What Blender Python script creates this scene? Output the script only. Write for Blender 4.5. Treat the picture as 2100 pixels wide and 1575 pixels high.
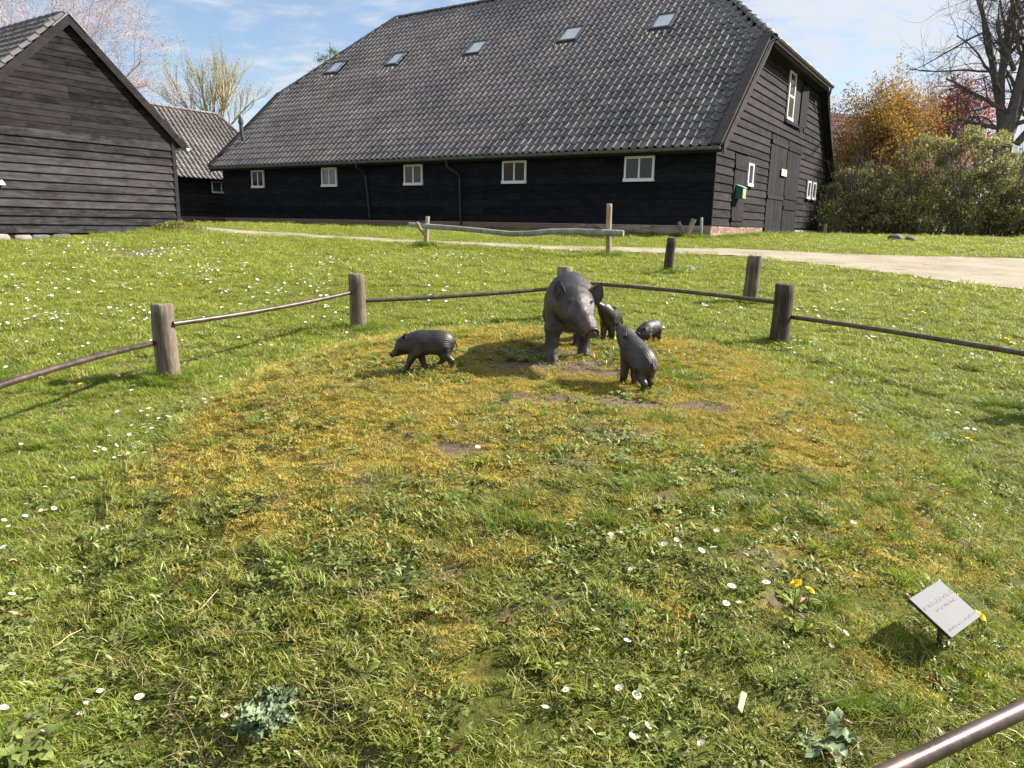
import bpy, bmesh, math, random
import numpy as np
from mathutils import Vector, Matrix, Euler

for _o in list(bpy.data.objects):
    bpy.data.objects.remove(_o, do_unlink=True)
random.seed(7)
RNG = np.random.default_rng(11)
SC = bpy.context.scene
COL = SC.collection
EYE = 1.567                      # camera height above the lawn under it
PI = math.pi

# ------------------------------------------------------------------ camera
cam_d = bpy.data.cameras.new("camera"); cam = bpy.data.objects.new("camera", cam_d); COL.objects.link(cam)
cam_d.sensor_width = 36.0; cam_d.lens = 1486.0/2100.0*36.0; cam_d.clip_start = 0.05; cam_d.clip_end = 3000
_p = math.radians(12.37); _r = math.radians(1.12)
_f = Vector((0, math.cos(_p), -math.sin(_p))); _x0 = Vector((1, 0, 0)); _u0 = _x0.cross(_f)
_x = _x0*math.cos(_r)+_u0*math.sin(_r); _u = _u0*math.cos(_r)-_x0*math.sin(_r)
cam.matrix_world = Matrix(((_x.x, _u.x, -_f.x, 0), (_x.y, _u.y, -_f.y, 0), (_x.z, _u.z, -_f.z, EYE), (0, 0, 0, 1)))
SC.camera = cam
SC.view_settings.view_transform = 'Standard'; SC.view_settings.look = 'None'
SC.view_settings.exposure = 1.25; SC.view_settings.gamma = 1.0; SC.view_settings.use_curve_mapping = False

# ------------------------------------------------------------------ light
SUN_AZ = math.radians(17.0)      # direction towards the sun, measured from +X to +Y
SUN_EL = math.radians(37.5)
sd = Vector((math.cos(SUN_AZ)*math.cos(SUN_EL), math.sin(SUN_AZ)*math.cos(SUN_EL), math.sin(SUN_EL)))
sun_d = bpy.data.lights.new("sun", 'SUN'); sun_d.energy = 5.0; sun_d.angle = math.radians(0.5); sun_d.color = (1.0, 0.955, 0.885)
sun = bpy.data.objects.new("sun", sun_d); COL.objects.link(sun)
sun.rotation_euler = sd.to_track_quat('Z', 'Y').to_euler(); sun.location = (30, 15, 30)

world = bpy.data.worlds.new("World"); SC.world = world; world.use_nodes = True
wt = world.node_tree; wn = wt.nodes; wl = wt.links; wn.clear()
def W(t, **k):
    n = wn.new(t)
    for a, b in k.items(): setattr(n, a, b)
    return n
sky = W('ShaderNodeTexSky'); sky.sky_type = 'NISHITA'; sky.sun_disc = False
sky.sun_elevation = SUN_EL; sky.sun_rotation = PI/2 - SUN_AZ; sky.air_density = 1.0; sky.dust_density = 0.3; sky.ozone_density = 2.0
bg = W('ShaderNodeBackground'); bg.inputs[1].default_value = 0.071
tc = W('ShaderNodeTexCoord'); sx = W('ShaderNodeSeparateXYZ'); wl.new(tc.outputs['Generated'], sx.inputs[0])
def wm(op, a, b=None, c=None):
    n = W('ShaderNodeMath', operation=op)
    for i, v in enumerate((a, b, c)):
        if v is None: continue
        if isinstance(v, (int, float)): n.inputs[i].default_value = v
        else: wl.new(v, n.inputs[i])
    return n.outputs[0]
zc = wm('ADD', wm('MAXIMUM', sx.outputs[2], 0.0), 0.16)
cu = wm('DIVIDE', sx.outputs[0], zc); cv = wm('DIVIDE', sx.outputs[1], zc)
cc = W('ShaderNodeCombineXYZ'); wl.new(cu, cc.inputs[0]); wl.new(cv, cc.inputs[1])
def wnoise(scale, detail, rough, sxy=(1, 1), off=(0, 0)):
    mp = W('ShaderNodeMapping'); mp.inputs['Scale'].default_value = (sxy[0], sxy[1], 1); mp.inputs['Location'].default_value = (off[0], off[1], 0)
    wl.new(cc.outputs[0], mp.inputs[0]); n = W('ShaderNodeTexNoise'); n.inputs['Scale'].default_value = scale
    n.inputs['Detail'].default_value = detail; n.inputs['Roughness'].default_value = rough; n.inputs['Distortion'].default_value = 0.3
    wl.new(mp.outputs[0], n.inputs['Vector']); return n.outputs['Fac']
big = wnoise(0.42, 3, 0.5, (1, 1), (3.1, 1.7)); mid = wnoise(1.6, 5, 0.6, (0.7, 1.6), (0.4, 2.2)); fine = wnoise(6.5, 4, 0.55, (1.0, 1.25), (8, 3))
cov = wm('ADD', wm('MULTIPLY', big, 1.1), wm('ADD', wm('MULTIPLY', mid, 0.7), wm('MULTIPLY', fine, 1.05)))
cov = wm('ADD', cov, wm('MULTIPLY', cu, 0.055))
mr = W('ShaderNodeMapRange'); mr.interpolation_type = 'SMOOTHSTEP'; wl.new(cov, mr.inputs[0])
mr.inputs[1].default_value = 1.14; mr.inputs[2].default_value = 1.62; mr.inputs[3].default_value = 0.10; mr.inputs[4].default_value = 0.93
mx = W('ShaderNodeMix', data_type='RGBA'); wl.new(mr.outputs[0], mx.inputs[0]); wl.new(sky.outputs[0], mx.inputs[6])
mx.inputs[7].default_value = (4.7, 4.95, 5.35, 1)
wl.new(mx.outputs[2], bg.inputs[0]); wo = W('ShaderNodeOutputWorld'); wl.new(bg.outputs[0], wo.inputs[0])

# ------------------------------------------------------------------ helpers
def tag(o, label=None, cat=None, group=None, kind=None):
    if label: o['label'] = label
    if cat: o['category'] = cat
    if group: o['group'] = group
    if kind: o['kind'] = kind
    return o
def empty(name, loc=(0, 0, 0), rz=0.0, parent=None):
    o = bpy.data.objects.new(name, None); COL.objects.link(o); o.location = loc; o.rotation_euler = (0, 0, rz)
    o.empty_display_size = 0.1
    if parent: o.parent = parent
    return o
def link(name, me, parent=None, loc=None, rot=None):
    o = bpy.data.objects.new(name, me); COL.objects.link(o)
    if parent: o.parent = parent
    if loc is not None: o.location = loc
    if rot is not None: o.rotation_euler = rot
    return o
def mesh_np(name, V, F, mat=None, smooth=False):
    """V (n,3) array, F (m,k) array of equal sized faces or list of such arrays"""
    me = bpy.data.meshes.new(name)
    if isinstance(F, np.ndarray): F = [F]
    F = [np.asarray(f, dtype=np.int32) for f in F if len(f)]
    loops = np.concatenate([f.ravel() for f in F]); tot = np.concatenate([np.full(len(f), f.shape[1], np.int32) for f in F])
    st = np.concatenate([[0], np.cumsum(tot)[:-1]]).astype(np.int32)
    me.vertices.add(len(V)); me.vertices.foreach_set("co", np.asarray(V, np.float32).ravel())
    me.loops.add(len(loops)); me.loops.foreach_set("vertex_index", loops)
    me.polygons.add(len(tot)); me.polygons.foreach_set("loop_start", st); me.polygons.foreach_set("loop_total", tot)
    if smooth: me.polygons.foreach_set("use_smooth", np.ones(len(tot), bool))
    if mat: me.materials.append(mat)
    me.update(calc_edges=True)
    return me
class MB:
    """collects verts and faces, makes one mesh"""
    def __init__(s): s.v = []; s.f = []
    def add(s, vs, fs):
        b = len(s.v); s.v += [tuple(p) for p in vs]; s.f += [tuple(b+i for i in f) for f in fs]; return s
    def hexa(s, p):   # 8 corners: bottom 0-3 ccw, top 4-7
        return s.add(p, [(3, 2, 1, 0), (4, 5, 6, 7), (0, 1, 5, 4), (1, 2, 6, 5), (2, 3, 7, 6), (3, 0, 4, 7)])
    def box(s, a, b):
        x0, y0, z0 = a; x1, y1, z1 = b
        return s.hexa([(x0, y0, z0), (x1, y0, z0), (x1, y1, z0), (x0, y1, z0), (x0, y0, z1), (x1, y0, z1), (x1, y1, z1), (x0, y1, z1)])
    def tube(s, pts, rad, n=8, cap=True, jit=0.0):
        pts = [Vector(p) for p in pts]
        if not hasattr(rad, '__len__'): rad = [rad]*len(pts)
        rings = []
        t0 = (pts[1]-pts[0]).normalized(); ref = Vector((0, 0, 1)) if abs(t0.z) < 0.9 else Vector((1, 0, 0))
        a = t0.cross(ref).normalized()
        b0 = len(s.v)
        for i, p in enumerate(pts):
            t = (pts[min(i+1, len(pts)-1)]-pts[max(i-1, 0)]).normalized()
            a = (a-t*a.dot(t)).normalized(); b = t.cross(a)
            for k in range(n):
                an = 2*PI*k/n; r = rad[i]*(1+random.uniform(-jit, jit))
                s.v.append(tuple(p+a*math.cos(an)*r+b*math.sin(an)*r))
        for i in range(len(pts)-1):
            for k in range(n):
                s.f.append((b0+i*n+k, b0+i*n+(k+1) % n, b0+(i+1)*n+(k+1) % n, b0+(i+1)*n+k))
        if cap:
            s.f.append(tuple(b0+k for k in reversed(range(n)))); s.f.append(tuple(b0+(len(pts)-1)*n+k for k in range(n)))
        return s
    def mesh(s, name, mat=None, smooth=False, bevel=0):
        me = bpy.data.meshes.new(name); me.from_pydata(s.v, [], s.f); me.update()
        if smooth: me.polygons.foreach_set("use_smooth", np.ones(len(me.polygons), bool))
        if mat: me.materials.append(mat)
        return me
    def obj(s, name, mat=None, parent=None, smooth=False):
        return link(name, s.mesh(name, mat, smooth), parent)
def auto_smooth(me, ang=40):
    bm = bmesh.new(); bm.from_mesh(me); lim = math.radians(ang)
    for e in bm.edges:
        if len(e.link_faces) == 2 and e.calc_face_angle(0) > lim: e.smooth = False
    for f in bm.faces: f.smooth = True
    bm.to_mesh(me); bm.free()

# value noise in numpy, seedable, used for where moss, soil and weeds grow
_perm = np.random.default_rng(5).random((256, 256))
def vnoise(x, y):
    xi = np.floor(x).astype(int); yi = np.floor(y).astype(int); fx = x-xi; fy = y-yi
    fx = fx*fx*(3-2*fx); fy = fy*fy*(3-2*fy)
    g = lambda i, j: _perm[i & 255, j & 255]
    return (g(xi, yi)*(1-fx)+g(xi+1, yi)*fx)*(1-fy)+(g(xi, yi+1)*(1-fx)+g(xi+1, yi+1)*fx)*fy
def fbm(x, y, s=1.0, o=4, off=0.0):
    x = np.asarray(x, float)*s+off; y = np.asarray(y, float)*s+off*1.7; a = 0.5; t = 0; n = 0
    for _ in range(o):
        t = t+a*vnoise(x, y); n += a; x = x*2.03+17.1; y = y*2.03+5.3; a *= 0.5
    return t/n
def sst(a, b, x):
    t = np.clip((x-a)/(b-a), 0, 1); return t*t*(3-2*t)

# ------------------------------------------------------------------ materials
class NT:
    def __init__(s, name):
        s.m = bpy.data.materials.new(name); s.m.use_nodes = True; s.t = s.m.node_tree; s.n = s.t.nodes; s.l = s.t.links; s.n.clear()
        s.out = s.n.new('ShaderNodeOutputMaterial'); s.b = s.n.new('ShaderNodeBsdfPrincipled'); s.l.new(s.b.outputs[0], s.out.inputs[0])
    def node(s, t, **k):
        n = s.n.new(t)
        for a, b in k.items(): setattr(n, a, b)
        return n
    def put(s, sock, v):
        if isinstance(v, bpy.types.NodeSocket): s.l.new(v, sock)
        elif v is not None:
            if isinstance(v, (tuple, list)) and len(v) == 3 and sock.type == 'RGBA': v = (*v, 1)
            sock.default_value = v
    def math(s, op, a, b=None, c=None, clamp=False):
        n = s.node('ShaderNodeMath', operation=op); n.use_clamp = clamp
        for i, v in enumerate((a, b, c)):
            if v is not None: s.put(n.inputs[i], v)
        return n.outputs[0]
    def mix(s, f, a, b, blend='MIX'):
        n = s.node('ShaderNodeMix', data_type='RGBA', blend_type=blend); s.put(n.inputs[0], f); s.put(n.inputs[6], a); s.put(n.inputs[7], b); return n.outputs[2]
    def ramp(s, f, stops):
        n = s.node('ShaderNodeValToRGB'); cr = n.color_ramp
        while len(cr.elements) < len(stops): cr.elements.new(0.5)
        for e, (p, c) in zip(cr.elements, stops): e.position = p; e.color = (*c, 1) if len(c) == 3 else c
        s.put(n.inputs[0], f); return n.outputs[0]
    def rng(s, f, a, b, c=0.0, d=1.0):
        n = s.node('ShaderNodeMapRange'); s.put(n.inputs[0], f); n.inputs[1].default_value = a; n.inputs[2].default_value = b; n.inputs[3].default_value = c; n.inputs[4].default_value = d; return n.outputs[0]
    def pos(s, kind='Position'): return s.node('ShaderNodeNewGeometry').outputs[kind]
    def objc(s): return s.node('ShaderNodeTexCoord').outputs['Object']
    def mapping(s, v, scale=(1, 1, 1), rot=(0, 0, 0), loc=(0, 0, 0)):
        n = s.node('ShaderNodeMapping'); s.l.new(v, n.inputs[0]); n.inputs['Scale'].default_value = scale; n.inputs['Rotation'].default_value = rot; n.inputs['Location'].default_value = loc; return n.outputs[0]
    def noise(s, v, scale=5, detail=3, rough=0.5, dist=0.0):
        n = s.node('ShaderNodeTexNoise'); s.l.new(v, n.inputs['Vector']); n.inputs['Scale'].default_value = scale; n.inputs['Detail'].default_value = detail
        n.inputs['Roughness'].default_value = rough; n.inputs['Distortion'].default_value = dist; return n.outputs['Fac']
    def attr(s, name, kind='GEOMETRY'):
        n = s.node('ShaderNodeAttribute'); n.attribute_name = name; n.attribute_type = kind; return n.outputs['Fac']
    def rnd(s): return s.node('ShaderNodeObjectInfo').outputs['Random']
    def bump(s, h, strength=0.3, dist=0.01):
        n = s.node('ShaderNodeBump'); n.inputs['Strength'].default_value = strength; n.inputs['Distance'].default_value = dist; s.l.new(h, n.inputs['Height']); s.l.new(n.outputs[0], s.b.inputs['Normal']); return n
    def set(s, col=None, rough=None, metal=None, spec=None, **k):
        if col is not None: s.put(s.b.inputs['Base Color'], col)
        if rough is not None: s.put(s.b.inputs['Roughness'], rough)
        if metal is not None: s.put(s.b.inputs['Metallic'], metal)
        if spec is not None: s.put(s.b.inputs['Specular IOR Level'], spec)
        for a, v in k.items(): s.put(s.b.inputs[a], v)
        return s.m
    def leafy(s, col, trans=0.35, rough=0.55, spec=0.3):
        """diffuse plus translucent light, for leaves and blades"""
        s.set(col=col, rough=rough, spec=spec)
        tr = s.node('ShaderNodeBsdfTranslucent'); s.put(tr.inputs[0], s.mix(1.0, col, (1.0, 1.0, 0.55), 'MULTIPLY'))
        ms = s.node('ShaderNodeMixShader'); ms.inputs[0].default_value = trans; s.l.new(s.b.outputs[0], ms.inputs[1]); s.l.new(tr.outputs[0], ms.inputs[2])
        s.l.new(ms.outputs[0], s.out.inputs[0]); return s.m
M = {}
def simple(name, col, rough=0.6, metal=0.0, spec=0.4, var=0.25, scale=8, bump=0.15):
    t = NT(name); v = t.objc(); nz = t.noise(v, scale, 5, 0.6)
    c = t.mix(t.rng(nz, 0.3, 0.7), tuple(x*(1-var) for x in col), tuple(min(1, x*(1+var)) for x in col))
    nf = t.noise(v, scale*9, 3, 0.6)
    if bump: t.bump(nf, bump, 0.004)
    M[name] = t.set(col=c, rough=rough, metal=metal, spec=spec); return M[name]

GANG = math.atan2(0.83719359, 0.54690666)        # the direction the gables run
def board_mat(name, dark, light, along, wear=0.0, rough=0.72):
    """tarred softwood boards, grain runs along 'along' (0: gable direction, 1: long wall direction, 2: upright)"""
    t = NT(name); p = t.mapping(t.pos(), rot=(0, 0, -GANG)) if along < 2 else t.pos()
    sc = {0: (1.2, 14, 30), 1: (14, 1.2, 30), 2: (30, 30, 1.4)}[along]
    r = t.rnd(); off = t.node('ShaderNodeVectorMath', operation='ADD'); t.l.new(p, off.inputs[0])
    cb = t.node('ShaderNodeCombineXYZ'); t.l.new(t.math('MULTIPLY', r, 37.0), cb.inputs[0]); t.l.new(t.math('MULTIPLY', r, 11.0), cb.inputs[1]); t.l.new(cb.outputs[0], off.inputs[1])
    g = t.noise(t.mapping(off.outputs[0], scale=sc), 1.0, 6, 0.65, 0.6)
    bl = t.noise(t.mapping(off.outputs[0], scale=(1, 1, 2.5)), 1.7, 4, 0.6)
    f = t.math('ADD', t.math('MULTIPLY', g, 0.80), t.math('MULTIPLY', bl, 0.35))
    f = t.math('ADD', f, t.math('MULTIPLY', t.math('SUBTRACT', r, 0.5), 0.22))
    st2 = t.noise(t.mapping(off.outputs[0], scale=(2.2, 2.2, 5)), 1.0, 5, 0.7, 0.8)
    f = t.math('ADD', f, t.math('MULTIPLY', t.math('SUBTRACT', st2, 0.5), 0.7)); c = t.ramp(f, [(0.38, dark), (0.78, light)])
    t.bump(g, 0.35, 0.006); M[name] = t.set(col=c, rough=0.85, spec=0.12); return M[name]
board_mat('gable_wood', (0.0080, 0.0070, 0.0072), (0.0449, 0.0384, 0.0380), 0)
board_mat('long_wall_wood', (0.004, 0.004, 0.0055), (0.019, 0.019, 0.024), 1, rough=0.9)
board_mat('door_wood', (0.0119, 0.0105, 0.0112), (0.0364, 0.0325, 0.0336), 2)
board_mat('barge_wood', (0.026, 0.022, 0.022), (0.075, 0.065, 0.061), 0)
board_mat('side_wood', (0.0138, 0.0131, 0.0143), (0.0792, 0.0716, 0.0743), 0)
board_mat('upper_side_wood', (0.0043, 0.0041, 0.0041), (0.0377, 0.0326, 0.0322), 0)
board_mat('dark_barge_wood', (0.0140, 0.0119, 0.0119), (0.0420, 0.0367, 0.0367), 0)
def tile_mat(name, a, b, c3, spec=0.5, rough=0.42):
    t = NT(name); r = t.rnd(); p = t.pos(); nz = t.noise(p, 3.2, 5, 0.65); n2 = t.noise(p, 40, 3, 0.6); big = t.noise(p, 0.5, 3, 0.5)
    f = t.math('ADD', t.math('MULTIPLY', nz, 0.6), t.math('MULTIPLY', big, 0.5)); f = t.math('ADD', f, t.math('MULTIPLY', t.math('SUBTRACT', r, 0.5), 0.25))
    col = t.ramp(f, [(0.34, a), (0.56, b), (0.80, c3)])
    lich = t.rng(t.noise(p, 17, 4, 0.7), 0.66, 0.76); col = t.mix(t.math('MULTIPLY', lich, 0.35), col, (0.22, 0.20, 0.15))
    t.bump(n2, 0.25, 0.004); M[name] = t.set(col=col, rough=rough, spec=spec); return M[name]
tile_mat('roof_tile', (0.066, 0.062, 0.061), (0.140, 0.127, 0.119), (0.27, 0.24, 0.215), 0.38, 0.5)
tile_mat('old_tile', (0.105, 0.096, 0.090), (0.165, 0.150, 0.140), (0.235, 0.212, 0.19), 0.3, 0.7)
tile_mat('red_tile', (0.070, 0.032, 0.024), (0.12, 0.052, 0.040), (0.17, 0.085, 0.06), 0.2, 0.85)
simple('dark_underlay', (0.012, 0.012, 0.013), 0.9, var=0.2)
simple('white_paint', (0.74, 0.75, 0.74), 0.45, var=0.06, scale=6, bump=0.05)
simple('zinc', (0.15, 0.152, 0.135), 0.5, 0.35, var=0.25, scale=5)
simple('dark_zinc', (0.075, 0.08, 0.085), 0.5, 0.3, var=0.3, scale=5)
simple('lead', (0.24, 0.245, 0.25), 0.55, 0.2, var=0.25, scale=5)
simple('bare_mortar', (0.55, 0.47, 0.34), 0.85, var=0.2, scale=20)
simple('pipe_zinc', (0.030, 0.031, 0.034), 0.6, 0.2, var=0.3, scale=5)
simple('mortar', (0.40, 0.35, 0.29), 0.9, var=0.2, scale=20)
def brick_mat():
    t = NT('brick'); r = t.rnd(); n = t.noise(t.pos(), 9, 4, 0.6); f = t.math('ADD', t.math('MULTIPLY', r, 0.6), t.math('MULTIPLY', n, 0.5))
    c = t.ramp(f, [(0.2, (0.20, 0.105, 0.08)), (0.5, (0.34, 0.21, 0.165)), (0.85, (0.46, 0.33, 0.27))]); t.bump(t.noise(t.pos(), 70, 3, 0.6), 0.3, 0.004)
    M['brick'] = t.set(col=c, rough=0.9, spec=0.2)
brick_mat()
def stone_mat(name, cols, scale=6):
    t = NT(name); r = t.rnd(); n = t.noise(t.pos(), scale, 6, 0.65, 0.6); f = t.math('ADD', t.math('MULTIPLY', r, 0.5), t.math('MULTIPLY', n, 0.6))
    c = t.ramp(f, [(0.25, cols[0]), (0.55, cols[1]), (0.85, cols[2])]); t.bump(n, 0.5, 0.02); M[name] = t.set(col=c, rough=0.85, spec=0.25)
stone_mat('field_stone', ((0.10, 0.10, 0.11), (0.22, 0.20, 0.19), (0.48, 0.37, 0.26)))
def glass_mat(name, col, rough=0.06, spec=0.6):
    t = NT(name); n = t.noise(t.pos(), 2.2, 2, 0.5); c = t.mix(n, tuple(x*0.6 for x in col), tuple(x*1.4 for x in col)); M[name] = t.set(col=c, rough=rough, spec=spec)
glass_mat('window_glass', (0.018, 0.016, 0.011), 0.08, 0.4); glass_mat('curtained_glass', (0.06, 0.058, 0.052)); glass_mat('skylight_glass', (0.72, 0.74, 0.75), 0.18, 0.8)  # sky reflection on the skylights is put into their pale base colour
def post_mat(name, a, b, c3, grain=26, bumps=0.6):
    t = NT(name); o = t.mapping(t.objc(), scale=(grain, grain, 2.2)); r = t.rnd(); g = t.noise(o, 1.0, 6, 0.7, 1.0); bl = t.noise(t.objc(), 3.0, 4, 0.6)
    f = t.math('ADD', t.math('MULTIPLY', g, 0.65), t.math('MULTIPLY', bl, 0.45)); f = t.math('ADD', f, t.math('MULTIPLY', t.math('SUBTRACT', r, 0.5), 0.15))
    c = t.ramp(f, [(0.36, a), (0.55, b), (0.76, c3)]); t.bump(g, bumps, 0.02); M[name] = t.set(col=c, rough=0.88, spec=0.2)
post_mat('post_wood', (0.045, 0.036, 0.028), (0.17, 0.135, 0.10), (0.36, 0.29, 0.215))
post_mat('dark_post_wood', (0.025, 0.020, 0.017), (0.095, 0.076, 0.06), (0.24, 0.19, 0.15))
post_mat('pale_wood', (0.14, 0.105, 0.07), (0.32, 0.25, 0.18), (0.46, 0.38, 0.28))
post_mat('grey_log', (0.09, 0.085, 0.08), (0.24, 0.23, 0.21), (0.42, 0.40, 0.36))
def iron_mat():
    t = NT('rusty_iron'); v = t.pos(); n = t.noise(v, 12, 6, 0.7); r2 = t.noise(v, 60, 4, 0.7)
    c = t.ramp(n, [(0.3, (0.055, 0.035, 0.028)), (0.55, (0.12, 0.085, 0.075)), (0.75, (0.20, 0.11, 0.07))])
    t.bump(r2, 0.12, 0.002); M['rusty_iron'] = t.set(col=c, rough=t.rng(n, 0.3, 0.7, 0.30, 0.5), metal=0.55, spec=0.5)
iron_mat()
def bronze_mat(name, stripes):
    t = NT(name); v = t.objc(); n = t.noise(v, 7, 5, 0.65); n2 = t.noise(t.mapping(v, scale=(0.5, 1.3, 1.3)), 60 if stripes else 46, 5, 0.75)
    up = t.node('ShaderNodeSeparateXYZ'); t.l.new(t.pos('Normal'), up.inputs[0])
    c = t.ramp(n, [(0.3, (0.026, 0.023, 0.022)), (0.55, (0.078, 0.068, 0.062)), (0.8, (0.19, 0.16, 0.14))])
    b = t.bump(n2, 0.45, 0.006 if stripes else 0.018)
    if stripes:
        w = t.node('ShaderNodeTexWave', wave_type='BANDS', bands_direction='Y', wave_profile='SIN'); av = t.node('ShaderNodeAttribute'); av.attribute_name = 'pelt'; t.l.new(av.outputs['Vector'], w.inputs['Vector'])
        w.inputs['Scale'].default_value = 1.9; w.inputs['Distortion'].default_value = 3.2; w.inputs['Detail'].default_value = 2.0; w.inputs['Detail Scale'].default_value = 0.9
        gro = t.math('POWER', w.outputs['Fac'], 0.16)
        sep = t.node('ShaderNodeSeparateXYZ'); t.l.new(av.outputs['Vector'], sep.inputs[0])
        body = t.math('MULTIPLY', sep.outputs[2], t.rng(n, 0.35, 0.6, 0.25, 1.0))
        gro = t.math('ADD', t.math('MULTIPLY', gro, body), t.math('SUBTRACT', 1.0, body))
        b2 = t.node('ShaderNodeBump'); b2.inputs['Strength'].default_value = 0.7; b2.inputs['Distance'].default_value = 0.005; t.l.new(gro, b2.inputs['Height'])
        t.l.new(b2.outputs[0], b.inputs['Normal'])
    M[name] = t.set(col=c, rough=t.rng(n2, 0.3, 0.7, 0.30, 0.50), metal=0.62, spec=0.5)
bronze_mat('bronze', False); bronze_mat('striped_bronze', True)
simple('dark_bronze', (0.018, 0.015, 0.013), 0.5, 0.4, var=0.3, scale=20)
simple('brown_bronze', (0.13, 0.065, 0.04), 0.45, 0.5, var=0.35, scale=20)
# ------------------------------------------------------------------ ground
def mound_r(x, y):
    dy = y-5.0; ry = np.where(dy < 0, 3.8, 2.25)
    return np.sqrt(((x-0.25)/2.5)**2+(dy/ry)**2)
def height(x, y, fine=True):
    x = np.asarray(x, float); y = np.asarray(y, float)
    s = np.where(y < 22, y, 22+3.2*(1-np.exp(-(np.maximum(y, 22)-22)/3.2)))
    z = -1.567+0.055*s+0.42*np.clip(1-mound_r(x, y)**2.8, 0, 1)**1.05
    # foot of the left building lies a little higher at its corner
    z = z+0.07*np.exp(-(((x+10.0)/1.1)**2+((y-22.2)/1.3)**2))
    z = z-0.11*np.exp(-(((x+12.6)/1.7)**2+((y-18.9)/1.8)**2))
    if fine:
        near = np.clip(1.2-np.abs(y-5)/14, 0.15, 1)
        z = z+near*((fbm(x, y, 1.6, 3)-0.5)*0.05+(fbm(x, y, 7, 3, 9)-0.5)*0.03)
    return z+EYE
def moss_f(x, y):
    r = mound_r(x, y); n = fbm(x, y, 1.3, 4, 3); n2 = fbm(x, y, 4.2, 4, 8); n3 = fbm(x, y, 11, 3, 2)
    crest = sst(1.02, 0.62, r)*sst(2.9, 4.5, y+0.35*np.clip(0.3-x, 0, 2)); left = sst(0.9, -1.3, x)*sst(1.15, 0.8, r)
    v = 0.40*n+0.36*n2+0.26*n3+0.30*crest+0.12*left*sst(2.4, 3.6, y)+0.075*sst(1.0, 0.7, r)*sst(4.6, 3.4, y)-0.02
    return np.clip(sst(0.50, 0.76, v), 0, 1)*sst(1.12, 0.86, r+0.3*(n2-0.5))
SOIL = [(0.20, 4.73, 0.50, 0.15, 1.0), (0.57, 4.55, 0.28, 0.12, 0.9), (0.64, 3.94, 0.28, 0.11, 0.8), (0.96, 3.9, 0.26, 0.10, 0.9), (0.23, 4.0, 0.32, 0.10, 0.8),
        (-7.8, 15.2, 0.75, 0.6, 1.0), (0.33, 5.06, 0.37, 0.11, 0.8), (-0.53, 4.6, 0.18, 0.07, 0.7), (-0.3, 3.3, 0.25, 0.12, 0.55), (-0.65, 3.0, 0.2, 0.1, 0.5), (0.3, 3.1, 0.22, 0.1, 0.5), (-0.22, 2.35, 0.11, 0.08, 0.5), (1.0, 2.9, 0.14, 0.05, 0.6)]
def soil_f(x, y):
    n = fbm(x, y, 4.5, 4, 21); v = np.zeros_like(np.asarray(x, float))
    for cx, cy, rx, ry, s in SOIL:
        d = ((x-cx)/rx)**2+((y-cy)/ry)**2; v = np.maximum(v, s*np.exp(-d*0.8))
    v = sst(0.28, 0.55, v+(n-0.5)*0.5)
    return np.maximum(v, 0.7*sst(0.67, 0.76, fbm(x, y, 3.2, 4, 30))*sst(1.05, 0.8, mound_r(x, y)))
PATH_LOW = [(-16, 27.5), (-11.5, 23.4), (-9.4, 21.6), (-6.5, 20.6), (-3.2, 19.4), (0.95, 17.9), (5.05, 17.35), (6.6, 15.3), (7.5, 13.4), (8.38, 11.9), (9.6, 9.0), (11.5, 5.5)]
PATH_UP = [(-18, 34), (-12.5, 27.6), (-9.8, 23.3), (-7.0, 22.1), (-3.35, 20.4), (0.98, 19.2), (3.5, 19.1), (5.6, 19.4), (7.9, 18.5), (10, 18.2), (12.6, 18.1), (19, 16.5), (30, 12)]
def poly_at(pts, t):
    p = np.array(pts, float); d = np.concatenate([[0], np.cumsum(np.linalg.norm(np.diff(p, axis=0), axis=1))]); d /= d[-1]
    return np.stack([np.interp(t, d, p[:, 0]), np.interp(t, d, p[:, 1])], -1)
def inside(poly, x, y):
    c = np.zeros(np.shape(x), bool); n = len(poly)
    for i in range(n):
        x1, y1 = poly[i]; x2, y2 = poly[(i+1) % n]
        k = ((y1 > y) != (y2 > y)) & (x < (x2-x1)*(y-y1)/((y2-y1) if y2 != y1 else 1e-9)+x1); c ^= k
    return c
PATH_POLY = PATH_LOW+PATH_UP[::-1]
LAX = np.array([math.cos(GANG), math.sin(GANG)]); WAX = np.array([-math.sin(GANG), math.cos(GANG)]); BC = np.array([6.2073, 23.6])
def bloc(x, y):   # building coordinates: u along the gable, w along the long wall
    dx = np.asarray(x)-BC[0]; dy = np.asarray(y)-BC[1]; return dx*LAX[0]+dy*LAX[1], dx*WAX[0]+dy*WAX[1]
def built(x, y, m=0.05):
    u, w = bloc(x, y)
    a = (u > -m) & (u < 17.45+m) & (w > -m) & (w < 24.7+m)
    b = (u > -15.5-m) & (u < -9.95+m) & (w > 13.02-m) & (w < 25+m)
    c = (u > -9) & (u < 8) & (w > 29-m) & (w < 36)
    return a | b | c

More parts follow.
